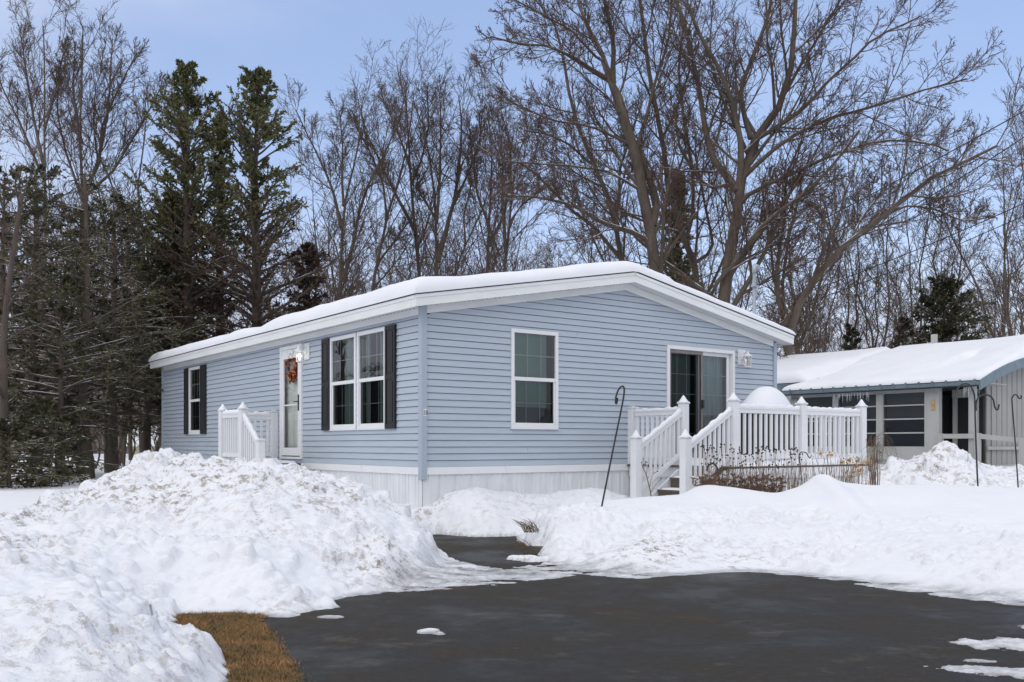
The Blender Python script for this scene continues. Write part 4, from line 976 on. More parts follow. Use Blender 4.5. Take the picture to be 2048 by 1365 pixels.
def wire(p0, p1, sag, r, lab):
    p0, p1 = Vector(p0), Vector(p1); pts = [p0.lerp(p1, t / 24) - Vector((0, 0, sag * 4 * (t / 24) * (1 - t / 24))) for t in range(25)]
    tag(MB().tube(pts, r, 5).build('power_line', M['wire'], None, True), lab, 'power line', 'overhead wires')
mt = LW(GW + .28, .55, 4.62)
wire(mt, P(2300, 100, 14), .25, .011, 'service drop wire running from the mast up to the right edge')
wire(P(1250, 625, 32), P(2400, 20, 17), .3, .014, 'topmost overhead wire crossing the bare trees at right')
wire(P(1440, 640, 42), P(2300, 290, 24), .35, .016, 'third overhead wire, ending lower on the right edge')
wire(P(1440, 655, 42), P(2300, 312, 24), .45, .014, 'lowest overhead wire at the right edge')
#==NEIGHBOUR==
n0 = LW(12.2, 0); NB = empty('neighbour_home', (n0.x, n0.y, 0), UA, 'neighbouring white mobile home with blue metal roof edge, glazed porch and snow covered roof', 'house')
def nbox(name, mat, *b, par=NB, bev=0):
    m_ = MB()
    for q in b: m_.box(*q)
    return m_.build(name, mat, par, bevel=bev)
YE, YW = -2.2, 2.62            # front end and far end of the glazed porch
RS = .30                        # porch roof slope
nzr = lambda x: 2.60 + .235 * (x + .2)      # roof plane
# porch frame
posts = [(2.36 + .02, 2.60), (1.26, 1.40), (.09, .255), (-.92, -.90)]
fr = MB()
fr.box(-.04, .04, -1.24, 2.6, 2.44, 2.56)
fr.box(-.05, .05, -1.24, 2.6, .95, 1.20)
for y0_, y1_ in ((2.42, 2.6), (1.26, 1.40), (.09, .255)): fr.box(-.06, .06, y0_, y1_, 1.2, 2.44)
fr.box(-.07, .07, -1.24, -.912, .5, 2.56)
fr.build('porch_frame', M['nb_white'], NB, bevel=.006)
nbox('porch_wall', M['nb_grey'], (-.03, .03, -1.24, 2.6, 0, .95))
for y0_, y1_ in ((1.40, 2.42), (.255, 1.26), (-.912, .09)):
    b_ = MB()
    for z in (2.17, 1.865, 1.555): b_.box(-.02, .02, y0_, y1_, z - .018, z + .012)
    b_.box(-.035, .035, y0_, y1_, 1.2, 1.25)
    wn = b_.build('porch_window', M['nb_white'], NB)
    g_ = MB().poly([(-.001, y0_, 1.25), (-.001, y0_, 2.44), (-.001, y1_, 2.44), (-.001, y1_, 1.25)]).build('pane', M['glass'], wn)
    MB().poly([(.10, y0_, 1.865), (.10, y1_, 1.865), (.10, y1_, 2.44), (.10, y0_, 2.44)]).build('shade', M['nb_screen'], wn)
# porch interior and main body
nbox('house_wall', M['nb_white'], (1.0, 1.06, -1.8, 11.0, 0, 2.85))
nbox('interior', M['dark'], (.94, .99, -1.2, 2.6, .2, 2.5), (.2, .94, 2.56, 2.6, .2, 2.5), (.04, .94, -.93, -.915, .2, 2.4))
nbox('porch_floor', M['nb_grey'], (.06, .93, -2.1, 2.6, .60, .68), (-.5, 1.0, -3.6, -1.25, .56, .62))
# open entry: door frame and posts at the front corner
nbox('porch_post', M['nb_white'], (-.06, .06, -2.00, -1.88, .1, 2.52), bev=.006)
nbox('door_frame', M['nb_white'], (.62, .70, -1.25, -1.17, .6, 2.5), (.62, .70, -1.72, -1.62, .6, 2.5), (.6, .72, -1.72, -1.17, 2.32, 2.5), bev=.005)
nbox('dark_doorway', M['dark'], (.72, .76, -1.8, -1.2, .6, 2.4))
# front gable end of the main body: vertical grey siding
m_ = MB(); yy = -1.80
s = .86
while s < 8.2:
    z_ = nzr(min(s, 8.4 - s)) - .12
    m_.quadbox([(s, yy, 0), (s + .20, yy, 0), (s + .20, yy + .04, 0), (s, yy + .04, 0), (s, yy, z_), (s + .20, yy, z_ + .04), (s + .20, yy + .04, z_ + .04), (s, yy + .04, z_)])
    m_.box(s + .204, s + .224, yy + .012, yy + .04, 0, z_); s += .228
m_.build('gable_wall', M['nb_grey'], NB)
nbox('skirting', M['nb_white'], (.8, 8.2, -1.83, -1.801, 0, .85), (.8, 8.2, -1.86, -1.831, 1.18, 1.25))
# roof
XR = 4.6; YB = 13
def nroof(x): return nzr(x) if x < XR else nzr(XR) - .235 * (x - XR)
m_ = MB()
m_.prism([(-.25, YE, nzr(-.25)), (XR, YE, nzr(XR)), (XR, 2.72, nzr(XR)), (-.25, 2.72, nzr(-.25))], (0, 0, .03))
m_.prism([(.95, 2.721, nzr(.95)), (XR, 2.721, nzr(XR)), (XR, YB, nzr(XR)), (.95, YB, nzr(.95))], (0, 0, .03))
m_.prism([(XR, YE, nzr(XR)), (9, YE, nroof(9)), (9, YB, nroof(9)), (XR, YB, nzr(XR))], (0, 0, .03))
rf = m_.build('roof', M['nb_blue'], NB)
# blue metal edge with ribs along the eave and a deeper rake fascia
m_ = MB(); m_.box(-.28, -.255, YE, 2.72, 2.525, 2.60)
for k in range(17):
    y = YE + .05 + k * .305; m_.box(-.30, -.281, y, y + .03, 2.51, 2.62); m_.box(-.30, -.20, y + .005, y + .04, 2.6101, 2.65)
m_.build('eave_edge', M['nb_blue'], NB)
MB().box(-.30, -.26, YE, 2.72, 2.495, 2.5245).build('gutter_lip', M['iron'], NB)
m_ = MB()
for i in range(16):
    xa, xb = -.25 + i * .33, -.25 + (i + 1) * .33; arc = lambda x: .12 * math.sin(min(1, (x + .25) / 3.0) * math.pi) 
    m_.quadbox([(xa, YE - .03, nroof(xa) - .17 + arc(xa)), (xb, YE - .03, nroof(xb) - .17 + arc(xb)), (xb, YE - .001, nroof(xb) - .17 + arc(xb)), (xa, YE - .001, nroof(xa) - .17 + arc(xa)), (xa, YE - .03, nroof(xa) + .04 + arc(xa)), (xb, YE - .03, nroof(xb) + .04 + arc(xb)), (xb, YE - .001, nroof(xb) + .04 + arc(xb)), (xa, YE - .001, nroof(xa) + .04 + arc(xa))])
m_.build('rake_fascia', M['nb_blue'], NB); m_ = MB()
m_.prism([(-.25, 2.725, nzr(-.25) - .1), (1.3, 2.725, nzr(1.3) - .1), (1.3, 2.725, nzr(1.3) + .06), (-.25, 2.725, nzr(-.25) + .06)], (0, .02, 0))
m_.build('rake_fascia', M['nb_blue'], NB); MB().box(.9, .93, 2.75, YB, 2.72, 2.88).build('eave_fascia', M['nb_blue'], NB)
nbox('porch_ceiling', M['nb_white'], (-.24, .95, YE + .01, 2.6, 2.565, 2.58))
zf_ = lambda A: np.where(A < XR, 2.60 + .235 * (A + .2), 2.60 + .235 * (XR + .2) - .235 * (A - XR)) + .02
def T_nb(A, B):
    t = .13 + .04 * fbm(A * .7, B * .9, 14, 3) + .10 * sstep(A, .5, 3.0)
    t = t + .10 * np.exp(-((B + 1.9) / .8) ** 2) * sstep(A, .2, 2)
    for (a, b_, l, w_) in ((1.75, 2.55, .8, .16), (1.9, -.75, .5, .12)):
        t = t - .33 * np.exp(-((A - a) / l) ** 2 - ((B - b_ + .0 * (A - a)) / w_) ** 2)
    return np.clip(t, 0.0, 1)
tag(roof_snow('snow_cover', -.27, 9, YE - .02, 2.70, zf_, T_nb, .25, NB, 90, 70, M['snow']), 'smooth deep snow on the porch roof')
roof_snow('snow_cover', .93, 9, 2.72, YB, zf_, lambda A, B: (.27 + .03 * fbm(A * .7, B * .5, 15, 3)) * (1 - np.exp(-((B - 2.72) / .28) ** 2) * sstep(3.4 - A, 0, 1.0)), .25, NB, 50, 60, M['snow'])
nbox('flue', M['nb_white'], (4.55, 4.67, 1.43, 1.55, 3.4, 4.25))
# icicles
m, t, b = mat_new('icicle_ice'); b.inputs['Base Color'].default_value = (.75, .8, .85, 1); b.inputs['Roughness'].default_value = .1; b.inputs['Transmission Weight'].default_value = .6; b.inputs['IOR'].default_value = 1.31
ri = random.Random(3); ic = MB()
for k in range(34):
    y = ri.uniform(.3, 1.25) if k < 26 else ri.uniform(-2.1, -1.9); l = ri.uniform(.05, .28) * (1.5 if k > 26 else 1); x = -.27
    MB().tube([(x, y, 2.53), (x, y + ri.uniform(-.01, .01), 2.50 - l * .6), (x, y, 2.50 - l)], [.010, .006, .001], 6).build('icicle', m, NB, True)
# porch ornament
MB().box(-.085, -.072, -1.16, -1.08, 2.03, 2.15).lathe((-.08, -1.12, 2.15), [(.03, 0), (.045, .05), (.03, .1)], 10).build('wall_ornament', M['ceramic'], NB)
# white railing by the neighbour's entry
NR_ = empty('porch_railing', (n0.x, n0.y, 0), UA, 'white wooden railing round the neighbour\'s entry steps, partly behind the snow', 'railing')
def nrail(pts_, h0, h1):
    for (p, q) in zip(pts_[:-1], pts_[1:]):
        MB().beam((p[0], p[1], p[2] + h0), (q[0], q[1], q[2] + h0), .04, .10).build('rail', M['nb_white'], NR_, bevel=.004)
        MB().beam((p[0], p[1], p[2] + h1), (q[0], q[1], q[2] + h1), .04, .09).build('rail', M['nb_white'], NR_, bevel=.004)
    for p in pts_: MB().box(p[0] - .05, p[0] + .05, p[1] - .05, p[1] + .05, 0, p[2] + h0 + .06).build('post', M['nb_white'], NR_, bevel=.004)
nrail([(-.1, -1.3, 0), (-.1, -2.1, 0), (-.1, -3.0, -.10), (-.1, -4.2, -.22)], 1.47, .78)
nrail([(.9, -2.6, -.02), (.9, -3.4, -.02), (.9, -4.4, -.02)], 1.42, .74)

# distant pale yellow building
yb_ = P(300, 900, 48); YB_ = empty('yellow_house', (yb_.x - .5, yb_.y, 0), rad(20), 'low pale yellow house with a snowy roof far behind the trees at left', 'house')
MB().box(-.4, 8, 0, 5, .2, 1.25).build('wall', M['yellow'], YB_); MB().prism([(-.7, -.3, 1.2), (-.7, 5.3, 1.2), (-.7, 2.5, 2.3)], (9, 0, 0)).build('roof', M['snow'], YB_)

#==SMALL THINGS==
# shepherd hooks
def hook(name, base, pts_, r, lab, extra=()):
    o = empty(name, tuple(base), 0, lab, 'garden hook')
    B_ = Vector(base)
    MB().tube([Vector(p) - B_ for p in pts_], r, 8).build('rod', M['iron'], o, True)
    for e in extra: MB().tube([Vector(p) - B_ for p in e], r, 8).build('hook_arm', M['iron'], o, True)
    return o
Y1 = 11.5
def arcpts(ctr, Y, pxl): return [P(x, y, Y) for x, y in pxl]
def smooth(pxs, Y, sub=5):
    pts_ = [P(x, y, Y) for x, y in pxs]; out_ = []
    for i in range(len(pts_) - 1):
        p0 = pts_[max(i - 1, 0)]; p1 = pts_[i]; p2 = pts_[i + 1]; p3 = pts_[min(i + 2, len(pts_) - 1)]
        for k in range(sub):
            t = k / sub; out_.append(0.5 * ((2 * p1) + (p2 - p0) * t + (2 * p0 - 5 * p1 + 4 * p2 - p3) * t * t + (3 * p1 - p0 - 3 * p2 + p3) * t ** 3))
    return out_ + [pts_[-1]]
hk = smooth([(1196, 1052), (1199, 1036), (1222, 920), (1244, 812), (1248.5, 783), (1247, 774), (1243, 773.5), (1238, 778), (1233, 790), (1231, 803), (1232.5, 808), (1234.5, 803), (1235, 796)], Y1)
hook('shepherd_hook', hk[0], hk, .011, 'tall black shepherd hook leaning right in front of the gable wall')
Y2 = 12.1
h2 = smooth([(1957.5, 985), (1955, 960), (1951, 860), (1949.5, 800), (1947, 784), (1940, 771), (1930, 768), (1920, 772), (1914, 780), (1912, 786)], Y2)
h2b = smooth([(1952, 822), (1952, 808), (1956, 797), (1966, 790), (1977, 791), (1986, 799), (1989, 812), (1992, 819), (1996, 819), (1998, 809)], Y2)
hook('shepherd_hook', h2[0], h2, .011, 'double armed black shepherd hook before the neighbouring porch', [h2b])
h3 = smooth([(2037.5, 985), (2036, 970), (2030, 880), (2024, 805), (2025, 795), (2029, 790), (2034, 791), (2038, 797), (2042, 797), (2042, 791)], Y2)
hook('shepherd_hook', h3[0], h3, .009, 'thin black shepherd hook at the right edge with a small curl')
h4 = smooth([(1606, 985), (1604, 965), (1600, 930), (1598, 914), (1600, 907), (1606, 904.5), (1613, 907), (1617, 914), (1620, 916), (1623, 911)], 13.2)
hook('shepherd_hook', h4[0], h4, .007, 'short black garden hook standing among the dry stems by the deck')
h5 = smooth([(1440, 975), (1438, 955), (1435, 938), (1429, 929), (1422, 928), (1416, 933), (1413, 942)], 13.2)
hook('shepherd_hook', h5[0], h5, .013, 'low dark arched garden hook beside the deck steps')

# dried plants
rp = random.Random(12)
def stem_clump(n, x0, x1, ytop, Y, name, lab, cat, leafmat=None, headmat=None, hr=.016, stemmat=None, r=.003, zb=.5, leaf=0, dy=.35, curl=.1, leafsz=.05, headp=1.0, topr=.35):
    st_ = MB(); hd = MB(); lf = MB()
    c0_ = P((x0 + x1) / 2, 980, Y); o = empty(name, (c0_.x, c0_.y, zb), 0, lab, cat); O = Vector((c0_.x, c0_.y, zb))
    for i in range(n):
        px = rp.uniform(x0, x1); Yi = Y + rp.uniform(-dy, dy); b_ = P(px, 980, Yi); b_.z = zb - .1
        top = P(px, ytop + rp.uniform(0, 1) ** 1.3 * (970 - ytop) * topr * 2, Yi).z; h = max(.1, top - zb)
        dx = rp.gauss(0, curl) * h; dyy = rp.gauss(0, curl) * h; pts_ = []
        for k in range(5):
            t = k / 4; pts_.append(Vector((b_.x + dx * t ** 1.6 + rp.gauss(0, .004), b_.y + dyy * t ** 1.6, b_.z + (h + .1) * t)) - O)
        st_.tube(pts_, [r, r, r * .9, r * .8, r * .7], 4, False)
        if headmat and rp.random() < headp:
            e = pts_[-1]; hd_n = MB().lathe(tuple(e), [(.002, -.004), (hr * .8, 0), (hr, hr * .7), (hr * .6, hr * 1.4), (.002, hr * 1.6)], 6); hd_n.build('seed_head', headmat, o)
        for k in range(leaf):
            e = pts_[rp.randrange(0, 4)]; u_ = Vector((rp.uniform(-1, 1), rp.uniform(-1, 1), rp.uniform(-1.2, .6))).normalized() * leafsz * rp.uniform(.5, 1.6); v_ = u_.orthogonal().normalized() * leafsz * .14
            lf.poly([e - v_, e + u_ * .5 - v_ * 1.4, e + u_, e + u_ * .5 + v_ * 1.4])
    st_.build('stems', stemmat or M['stem'], o)
    if leaf: lf.build('leaves', leafmat, o)
    return o
g_ = 'dried garden plants along the deck'
for k, (x0, x1, n, yt, lab) in enumerate(((1402, 1462, 55, 890, 'dried coneflowers with dark seed heads beside the deck steps'), (1462, 1530, 60, 893, 'dried coneflowers with dark seed heads in front of the middle of the deck'), (1530, 1605, 50, 897, 'dried coneflowers with dark seed heads left of the short garden hook'))):
    tag(stem_clump(n, x0, x1, yt, 13.0, 'dried_coneflower', lab, 'dried flowers', headmat=M['stem_dark'], hr=.012, r=.0022, curl=.07, topr=.3), group='dried coneflowers')
for k, (x0, x1, lab) in enumerate(((1400, 1455, 'clump of rusty withered leaves at the foot of the deck steps'), (1455, 1512, 'clump of rusty withered leaves below the deck edge'), (1512, 1565, 'clump of rusty withered leaves left of the short garden hook'))):
    tag(stem_clump(75, x0, x1, 930, 13.05, 'withered_perennial', lab, 'dry plant', leafmat=M['rust_leaf'], leaf=6, leafsz=.09, stemmat=M["rust_leaf"], r=.0022, curl=.13, zb=.48), group='withered perennials')
tag(stem_clump(70, 1565, 1655, 915, 13.0, 'dry_stalks', 'thin tan stalks standing behind the pointed snow drift', 'dry plant', leafmat=M['tan_leaf'], leaf=1, leafsz=.05, r=.0028, curl=.10))
hyd = stem_clump(80, 1640, 1742, 905, 13.1, 'dried_hydrangea', 'dried hydrangea with tan flower heads at the right end of the deck', 'shrub', leafmat=M['tan_leaf'], leaf=1, leafsz=.05, headmat=M['stem_dark'], headp=.15, hr=.01, r=.003, curl=.12)
fl_ = MB(); O = hyd.location
for (x, y, r_) in ((1642, 908, .055), (1662, 910, .035), (1715, 922, .04), (1733, 925, .045), (1722, 940, .05), (1708, 945, .045), (1585, 973, .045), (1698, 920, .035), (1684, 925, .03), (1712, 932, .04)):
    c = P(x, y, 12.9 + rp.uniform(-.1, .1)) - O; fl_ = MB()
    for i in range(60):
        d = Vector((rp.gauss(0, 1), rp.gauss(0, 1), rp.gauss(0, 1))).normalized() * r_ * abs(rp.gauss(0, .75)); d.x *= 1.5; u_ = Vector((rp.uniform(-1, 1), rp.uniform(-1, 1), rp.uniform(-1, 1))).normalized() * .011; v_ = u_.orthogonal()
        fl_.poly([c + d - u_, c + d - v_, c + d + u_, c + d + v_])
    fl_.build('flower_head', M['tan_leaf'], hyd)
vine = stem_clump(34, 1742, 1758, 872, 13.6, 'dry_vine_bundle', 'tall bundle of reddish brown dry vines at the right corner of the deck', 'dry plant', stemmat=M['stem'], r=.0035, curl=.06, dy=.1, topr=.25)
vb_ = MB(); O = vine.location
for i in range(34):
    s_ = P(rp.uniform(1742, 1756), rp.uniform(872, 905), 13.6) - O; dx = rp.uniform(-.16, .34); vb_.tube([s_, s_ + Vector((dx * .4, 0, rp.uniform(.02, .08))), s_ + Vector((dx * .8, rp.uniform(-.1, .1), -.02)), s_ + Vector((dx, 0, rp.uniform(-.22, -.05)))], .0022, 3, False)
vb_.build('drooping_twigs', M['stem'], vine)
# small sapling in front of the steps
sp = P(1302.5, 1005, 12.6); sap = empty('sapling', tuple(sp), 0, 'small bare sapling with a few curled leaves in the snow before the deck steps', 'sapling')
mb = MB(); Sx = lambda l: [q - sp for q in smooth(l, 12.6, 4)]
mb.tube(Sx([(1303, 1010), (1301, 985), (1296, 964), (1292, 948), (1286, 937), (1283, 926)]), [.010 - .0003 * k for k in range(21)], 6)
mb.tube(Sx([(1299, 978), (1302, 960), (1306, 950), (1315, 943)]), .004, 5).tube(Sx([(1301, 986), (1308, 975), (1317, 964), (1322, 958)]), .0035, 5).tube(Sx([(1293, 950), (1294, 935), (1291, 925)]), .0035, 5).tube(Sx([(1306, 950), (1306, 944)]), .003, 4)
mb.build('stem', M['stem'], sap)
lf = MB()
for (x, y) in ((1283, 925), (1286, 930), (1291, 924), (1293, 925), (1291, 932), (1297, 934), (1299, 941), (1293, 941), (1315, 943), (1322, 957), (1307, 945), (1290, 929)):
    c = P(x, y, 12.6 + rp.uniform(-.03, .03)) - sp; u_ = Vector((rp.uniform(-1, 1), rp.uniform(-1, 1), rp.uniform(-1, .3))).normalized() * .022; v_ = u_.orthogonal().normalized() * .012
    lf.poly([c - u_, c - v_, c + u_, c + v_])
lf.build('leaves', M['stem_dark'], sap)
# grass tufts and edging at the walkway
def tuft(px, py, Y, n, l, lab):
    c = P(px, py, Y); o = empty('grass_tuft', tuple(c), 0, lab, 'grass tuft', 'grass tufts by the walkway'); mb = MB()
    for i in range(n):
        a_ = rp.uniform(math.pi * .55, math.pi * 1.25); L_ = l * rp.uniform(.5, 1.2); b_ = Vector((rp.uniform(-.10, .10), rp.uniform(-.06, .06), -.02))
        mb.tube([b_, b_ + Vector((math.cos(a_) * L_ * .35, rp.uniform(-.03, .03), L_ * .5)), b_ + Vector((math.cos(a_) * L_ * .9, rp.uniform(-.05, .05), L_ * .75))], [.003, .0025, .001], 3, False)
    mb.build('blades', M['stem'], o)
tuft(1066, 1062, 11.45, 60, .20, 'tuft of dry grass sticking out of the snow above the walkway'); tuft(1048, 1092, 10.9, 30, .12, 'smaller tuft of dry grass at the edge of the walkway')
e_ = P(1075, 1100, 10.95); ed = empty('garden_edging', (e_.x, e_.y, .0), rad(-20), 'dark wooden garden edging end poking out of the snow', 'edging')
MB().box(-.17, .1, -.03, .03, 0.0, .10).build('board', M['brown'], ed, bevel=.008)
#==TREES==
# ------------------------------------------------------------------ trees, grown level by level with numpy
def nrm(a): return a / np.maximum(np.linalg.norm(a, axis=-1, keepdims=True), 1e-9)
def tube_batch(Pp, R, sides):
    Mn, n = Pp.shape[:2]
    T = np.empty_like(Pp); T[:, 1:-1] = Pp[:, 2:] - Pp[:, :-2]; T[:, 0] = Pp[:, 1] - Pp[:, 0]; T[:, -1] = Pp[:, -1] - Pp[:, -2]; T = nrm(T)
    ch = nrm(Pp[:, -1] - Pp[:, 0]); a = np.where(np.abs(ch[:, 2:3]) < .8, np.array([[0, 0, 1.]]), np.array([[1., 0.13, 0]]))[:, None, :]
    Nn = nrm(a - T * (a * T).sum(-1, keepdims=True)); B = np.cross(T, Nn)
    an = np.arange(sides) * 2 * np.pi / sides
    V = Pp[:, :, None] + R[:, :, None, None] * (np.cos(an)[None, None, :, None] * Nn[:, :, None] + np.sin(an)[None, None, :, None] * B[:, :, None])
    base = (np.arange(Mn) * n * sides)[:, None, None] + (np.arange(n - 1) * sides)[None, :, None]
    k = np.arange(sides); k2 = (k + 1) % sides
    F = np.stack([base + k, base + k2, base + sides + k2, base + sides + k], -1).reshape(-1, 4)
    return V.reshape(-1, 3), F
def at_t(Pp, R, t):
    n = Pp.shape[1]; x = t * (n - 1); i = np.clip(x.astype(int), 0, n - 2); f = (x - i)[..., None]; m_ = np.arange(Pp.shape[0])[:, None]
    p = Pp[m_, i] * (1 - f) + Pp[m_, i + 1] * f; T = nrm(Pp[m_, i + 1] - Pp[m_, i]); r = R[m_, i] * (1 - f[..., 0]) + R[m_, i + 1] * f[..., 0]
    return p, T, r
def grow(Pp, R, nc, t0, t1, ang, angsd, lf, npts, wander, trop, rf, rtip, rng, fall=.5, flat=0., endbias=False):
    Mn = Pp.shape[0]; L_ = np.linalg.norm(np.diff(Pp, axis=1), axis=-1).sum(1)
    t = (np.arange(nc)[None] + rng.random((Mn, nc))) / nc; t = t0 + (t1 - t0) * t
    p, T, r = at_t(Pp, R, t)
    a = np.where(np.abs(T[..., 2:3]) < .85, np.array([0, 0, 1.]), np.array([1., 0, 0])); Nn = nrm(np.cross(T, a)); B = np.cross(T, Nn)
    ph = rng.random((Mn, 1)) * 6.28 + np.arange(nc)[None] * 2.4 + rng.normal(0, .5, (Mn, nc))
    an = rng.normal(ang, angsd, (Mn, nc)); c, s = np.cos(an)[..., None], np.sin(an)[..., None]
    d = c * T + s * (np.cos(ph)[..., None] * Nn + np.sin(ph)[..., None] * B * (1 - flat))
    d = nrm(d).reshape(-1, 3); p = p.reshape(-1, 3)
    ln = (L_[:, None] * lf * (1 - fall * (t - t0) / (t1 - t0 + 1e-6)) * rng.uniform(.55, 1.25, (Mn, nc))).reshape(-1)
    r0 = np.minimum(r * rf, .0165 * ln.reshape(Mn, nc) + .004).reshape(-1); r0 = np.maximum(r0, rtip * 1.05)
    pts_ = [p]; cur = p; st = (ln / (npts - 1))[:, None]
    for k in range(npts - 1):
        d = nrm(d + rng.normal(0, wander, d.shape) + np.array([0, 0, trop])); cur = cur + d * st; pts_.append(cur)
    Q = np.stack(pts_, 1); q = np.linspace(0, 1, npts)[None]; RR = r0[:, None] * (1 - q) + rtip * q
    return Q, RR
def merge(parts):
    vs, fs, o = [], [], 0
    for v, f in parts: vs.append(v); fs.append(f + o); o += len(v)
    return np.concatenate(vs), np.concatenate(fs)
def resample(pts_, n):
    pts_ = np.array(pts_, float); s = np.concatenate([[0], np.cumsum(np.linalg.norm(np.diff(pts_, axis=0), axis=1))]); u_ = np.linspace(0, s[-1], n)
    # smooth with a small kernel after dense sampling
    d = np.linspace(0, s[-1], n * 4); q = np.stack([np.interp(d, s, pts_[:, k]) for k in range(pts_.shape[1])], -1)
    ker = np.ones(5) / 5; qp = np.pad(q, ((2, 2), (0, 0)), 'edge'); q = np.stack([np.convolve(qp[:, k], ker, 'valid') for k in range(q.shape[1])], -1)
    return np.stack([np.interp(u_, d, q[:, k]) for k in range(q.shape[1])], -1)
def crown_levels(G, GR, rng, n1=14, n2=9, n3=7, n4=4, l1=.34, l2=.42, l3=.5, l4=.5, up=.06, t0=.22, a1=.75, rt=.006, fall1=.45):
    thick, thin = [], []
    P1, R1 = grow(G, GR, n1, t0, 1, a1, .18, l1, 8, .085, up, .5, .010, rng, fall1)
    thick.append(tube_batch(P1, R1, 5))
    P2, R2 = grow(P1, R1, n2, .12, 1, .66, .2, l2, 6, .10, up * .8, .6, .0075, rng); thin.append(tube_batch(P2, R2, 4))
    P3, R3 = grow(P2, R2, n3, .15, 1, .62, .2, l3, 4, .11, up * .8, .7, rt, rng); thin.append(tube_batch(P3, R3, 3))
    if n4:
        P4, R4 = grow(P3, R3, n4, .2, 1, .6, .2, l4, 3, .10, up, .8, rt * .8, rng); thin.append(tube_batch(P4, R4, 3))
    return thick, thin
def tree_from(name, base, guides, rng, label, bark, twig, cat='bare tree', group=None, sides=10, **kw):
    """guides: list of (pts (k,3), r0, r1) in world coordinates"""
    base = np.array(base)
    dense = []; fixed = []
    for gi, g in enumerate(guides):      # every limb starts inside the stem it leaves
        a = np.array(g[0], float)
        if gi and dense:
            D = np.concatenate(dense); dd = np.hypot(D[:, 0] - a[0, 0], D[:, 2] - a[0, 2]); k = dd.argmin()
            if dd[k] < 1.6:
                fade = np.linspace(1, .2, len(a))[:, None] * np.array([[0, 1, 0]]); a = a + fade * (D[k, 1] - a[0, 1])
                kk = max(0, k - 1); a = np.concatenate([D[kk:kk + 1], a]) if dd[k] > .05 else a
        fixed.append(a); dense.append(resample(a, 60))
    G = np.stack([resample(a, 12) for a in fixed]) - base; q = np.linspace(0, 1, 12)[None] ** .68
    GR = .72 * np.array([g[1] for g in guides])[:, None] * (1 - q) + np.array([g[2] for g in guides])[:, None] * q
    for i_ in range(len(guides)):
        if GR[i_, -1] > .09: GR[i_, -1] = .01; G[i_, -1] += (G[i_, -1] - G[i_, -2]) * .6
    G[:, 1:-1] += rng.normal(0, .02, G[:, 1:-1].shape) * GR[:, 1:-1, None] * 6
    thick, thin = crown_levels(G, GR, rng, **kw)
    root = empty(name, tuple(base), 0, label, cat, group)
    v, f = merge([tube_batch(G, GR, sides)] + thick); np_mesh('trunk', v, f, bark, root)
    v, f = merge(thin); np_mesh('crown', v, f, twig, root, smooth=False)
    return root
def px_guide(pl, Y, w0, w1, dy=0., y0=0.):
    n = len(pl); pts_ = [tuple(P(x, y, Y + y0 + dy * (i / (n - 1)))) for i, (x, y) in enumerate(pl)]
    return (pts_, w0 / 1860 * Y / 2, w1 / 1860 * Y / 2)
def c3(l): return [(900 + x / 2.275, y / 2.275) for x, y in l]
def c4(l): return [(1400 + x / 1.95, y / 1.95) for x, y in l]
R_ = np.random.default_rng(101)
# --- the five large maples behind the house, limbs following their real courses
Y = 31
tree_from('maple_tree', tuple(P(1310, 860, Y)), [
    px_guide([(1316, 860)] + c3([(945, 1250), (918, 1100), (918, 1000), (885, 930), (866, 830), (845, 700), (800, 560), (742, 390), (700, 310)]), Y, 40, 20, .5),
    px_guide(c3([(925, 1010), (945, 940), (905, 800), (880, 720), (835, 640), (800, 560)]), Y, 26, 12, .8),
    px_guide(c3([(742, 400), (690, 240), (640, 150), (590, 40), (560, -120)]), Y + .5, 17, 5, 2),
    px_guide(c3([(742, 390), (745, 230), (735, 130), (700, 0), (680, -150)]), Y + .5, 17, 5, -2),
    px_guide(c3([(700, 320), (560, 235), (440, 190), (300, 185), (180, 160)]), Y, 11, 3, -3),
    px_guide(c3([(830, 640), (640, 560), (470, 540), (300, 470), (200, 400)]), Y, 9, 2.5, -3.5),
    px_guide(c3([(865, 850), (720, 770), (560, 750), (380, 740), (240, 730)]), Y, 9, 2.5, -3),
    px_guide(c3([(900, 1090), (820, 1045), (700, 1015), (560, 930), (400, 897), (250, 888)]), Y, 15, 4, -2.5),
    px_guide(c3([(845, 690), (900, 520), (940, 350), (1000, 180), (1010, 0), (1030, -150)]), Y, 12, 4, 2.5),
    px_guide(c3([(690, 230), (560, 100), (420, 40), (280, -20)]), Y, 8, 3, -2),
], R_, 'large bare maple with a leaning forked trunk behind the roof ridge', M['bark'], M['twig_red'], 'maple tree', n1=14, n2=9, n3=6, n4=3, l1=.38, l2=.50, l3=.6, l4=.6, t0=.12, rt=.0055)
Y = 35
tree_from('maple_tree', tuple(P(1245, 850, Y)), [
    px_guide([(1252, 850)] + c3([(790, 1200), (752, 1100), (755, 980), (710, 880), (650, 740), (610, 640), (560, 540), (535, 400), (520, 250), (470, 90)]), Y, 24, 5, 1),
    px_guide(c3([(755, 1150), (650, 1020), (560, 960), (470, 870), (380, 780), (300, 730)]), Y, 13, 4, -2),
    px_guide(c3([(755, 1000), (775, 880), (770, 780), (830, 600), (880, 450)]), Y, 12, 3, 2),
    px_guide(c3([(640, 720), (540, 640), (440, 600), (330, 590)]), Y, 8, 3, -1),
], R_, 'bare maple with a curving trunk left of the large leaning maple', M['bark'], M['twig_red'], 'maple tree', n1=13, n2=8, n3=6, n4=3, l2=.52, l3=.6, l4=.6, t0=.18)
Y = 34
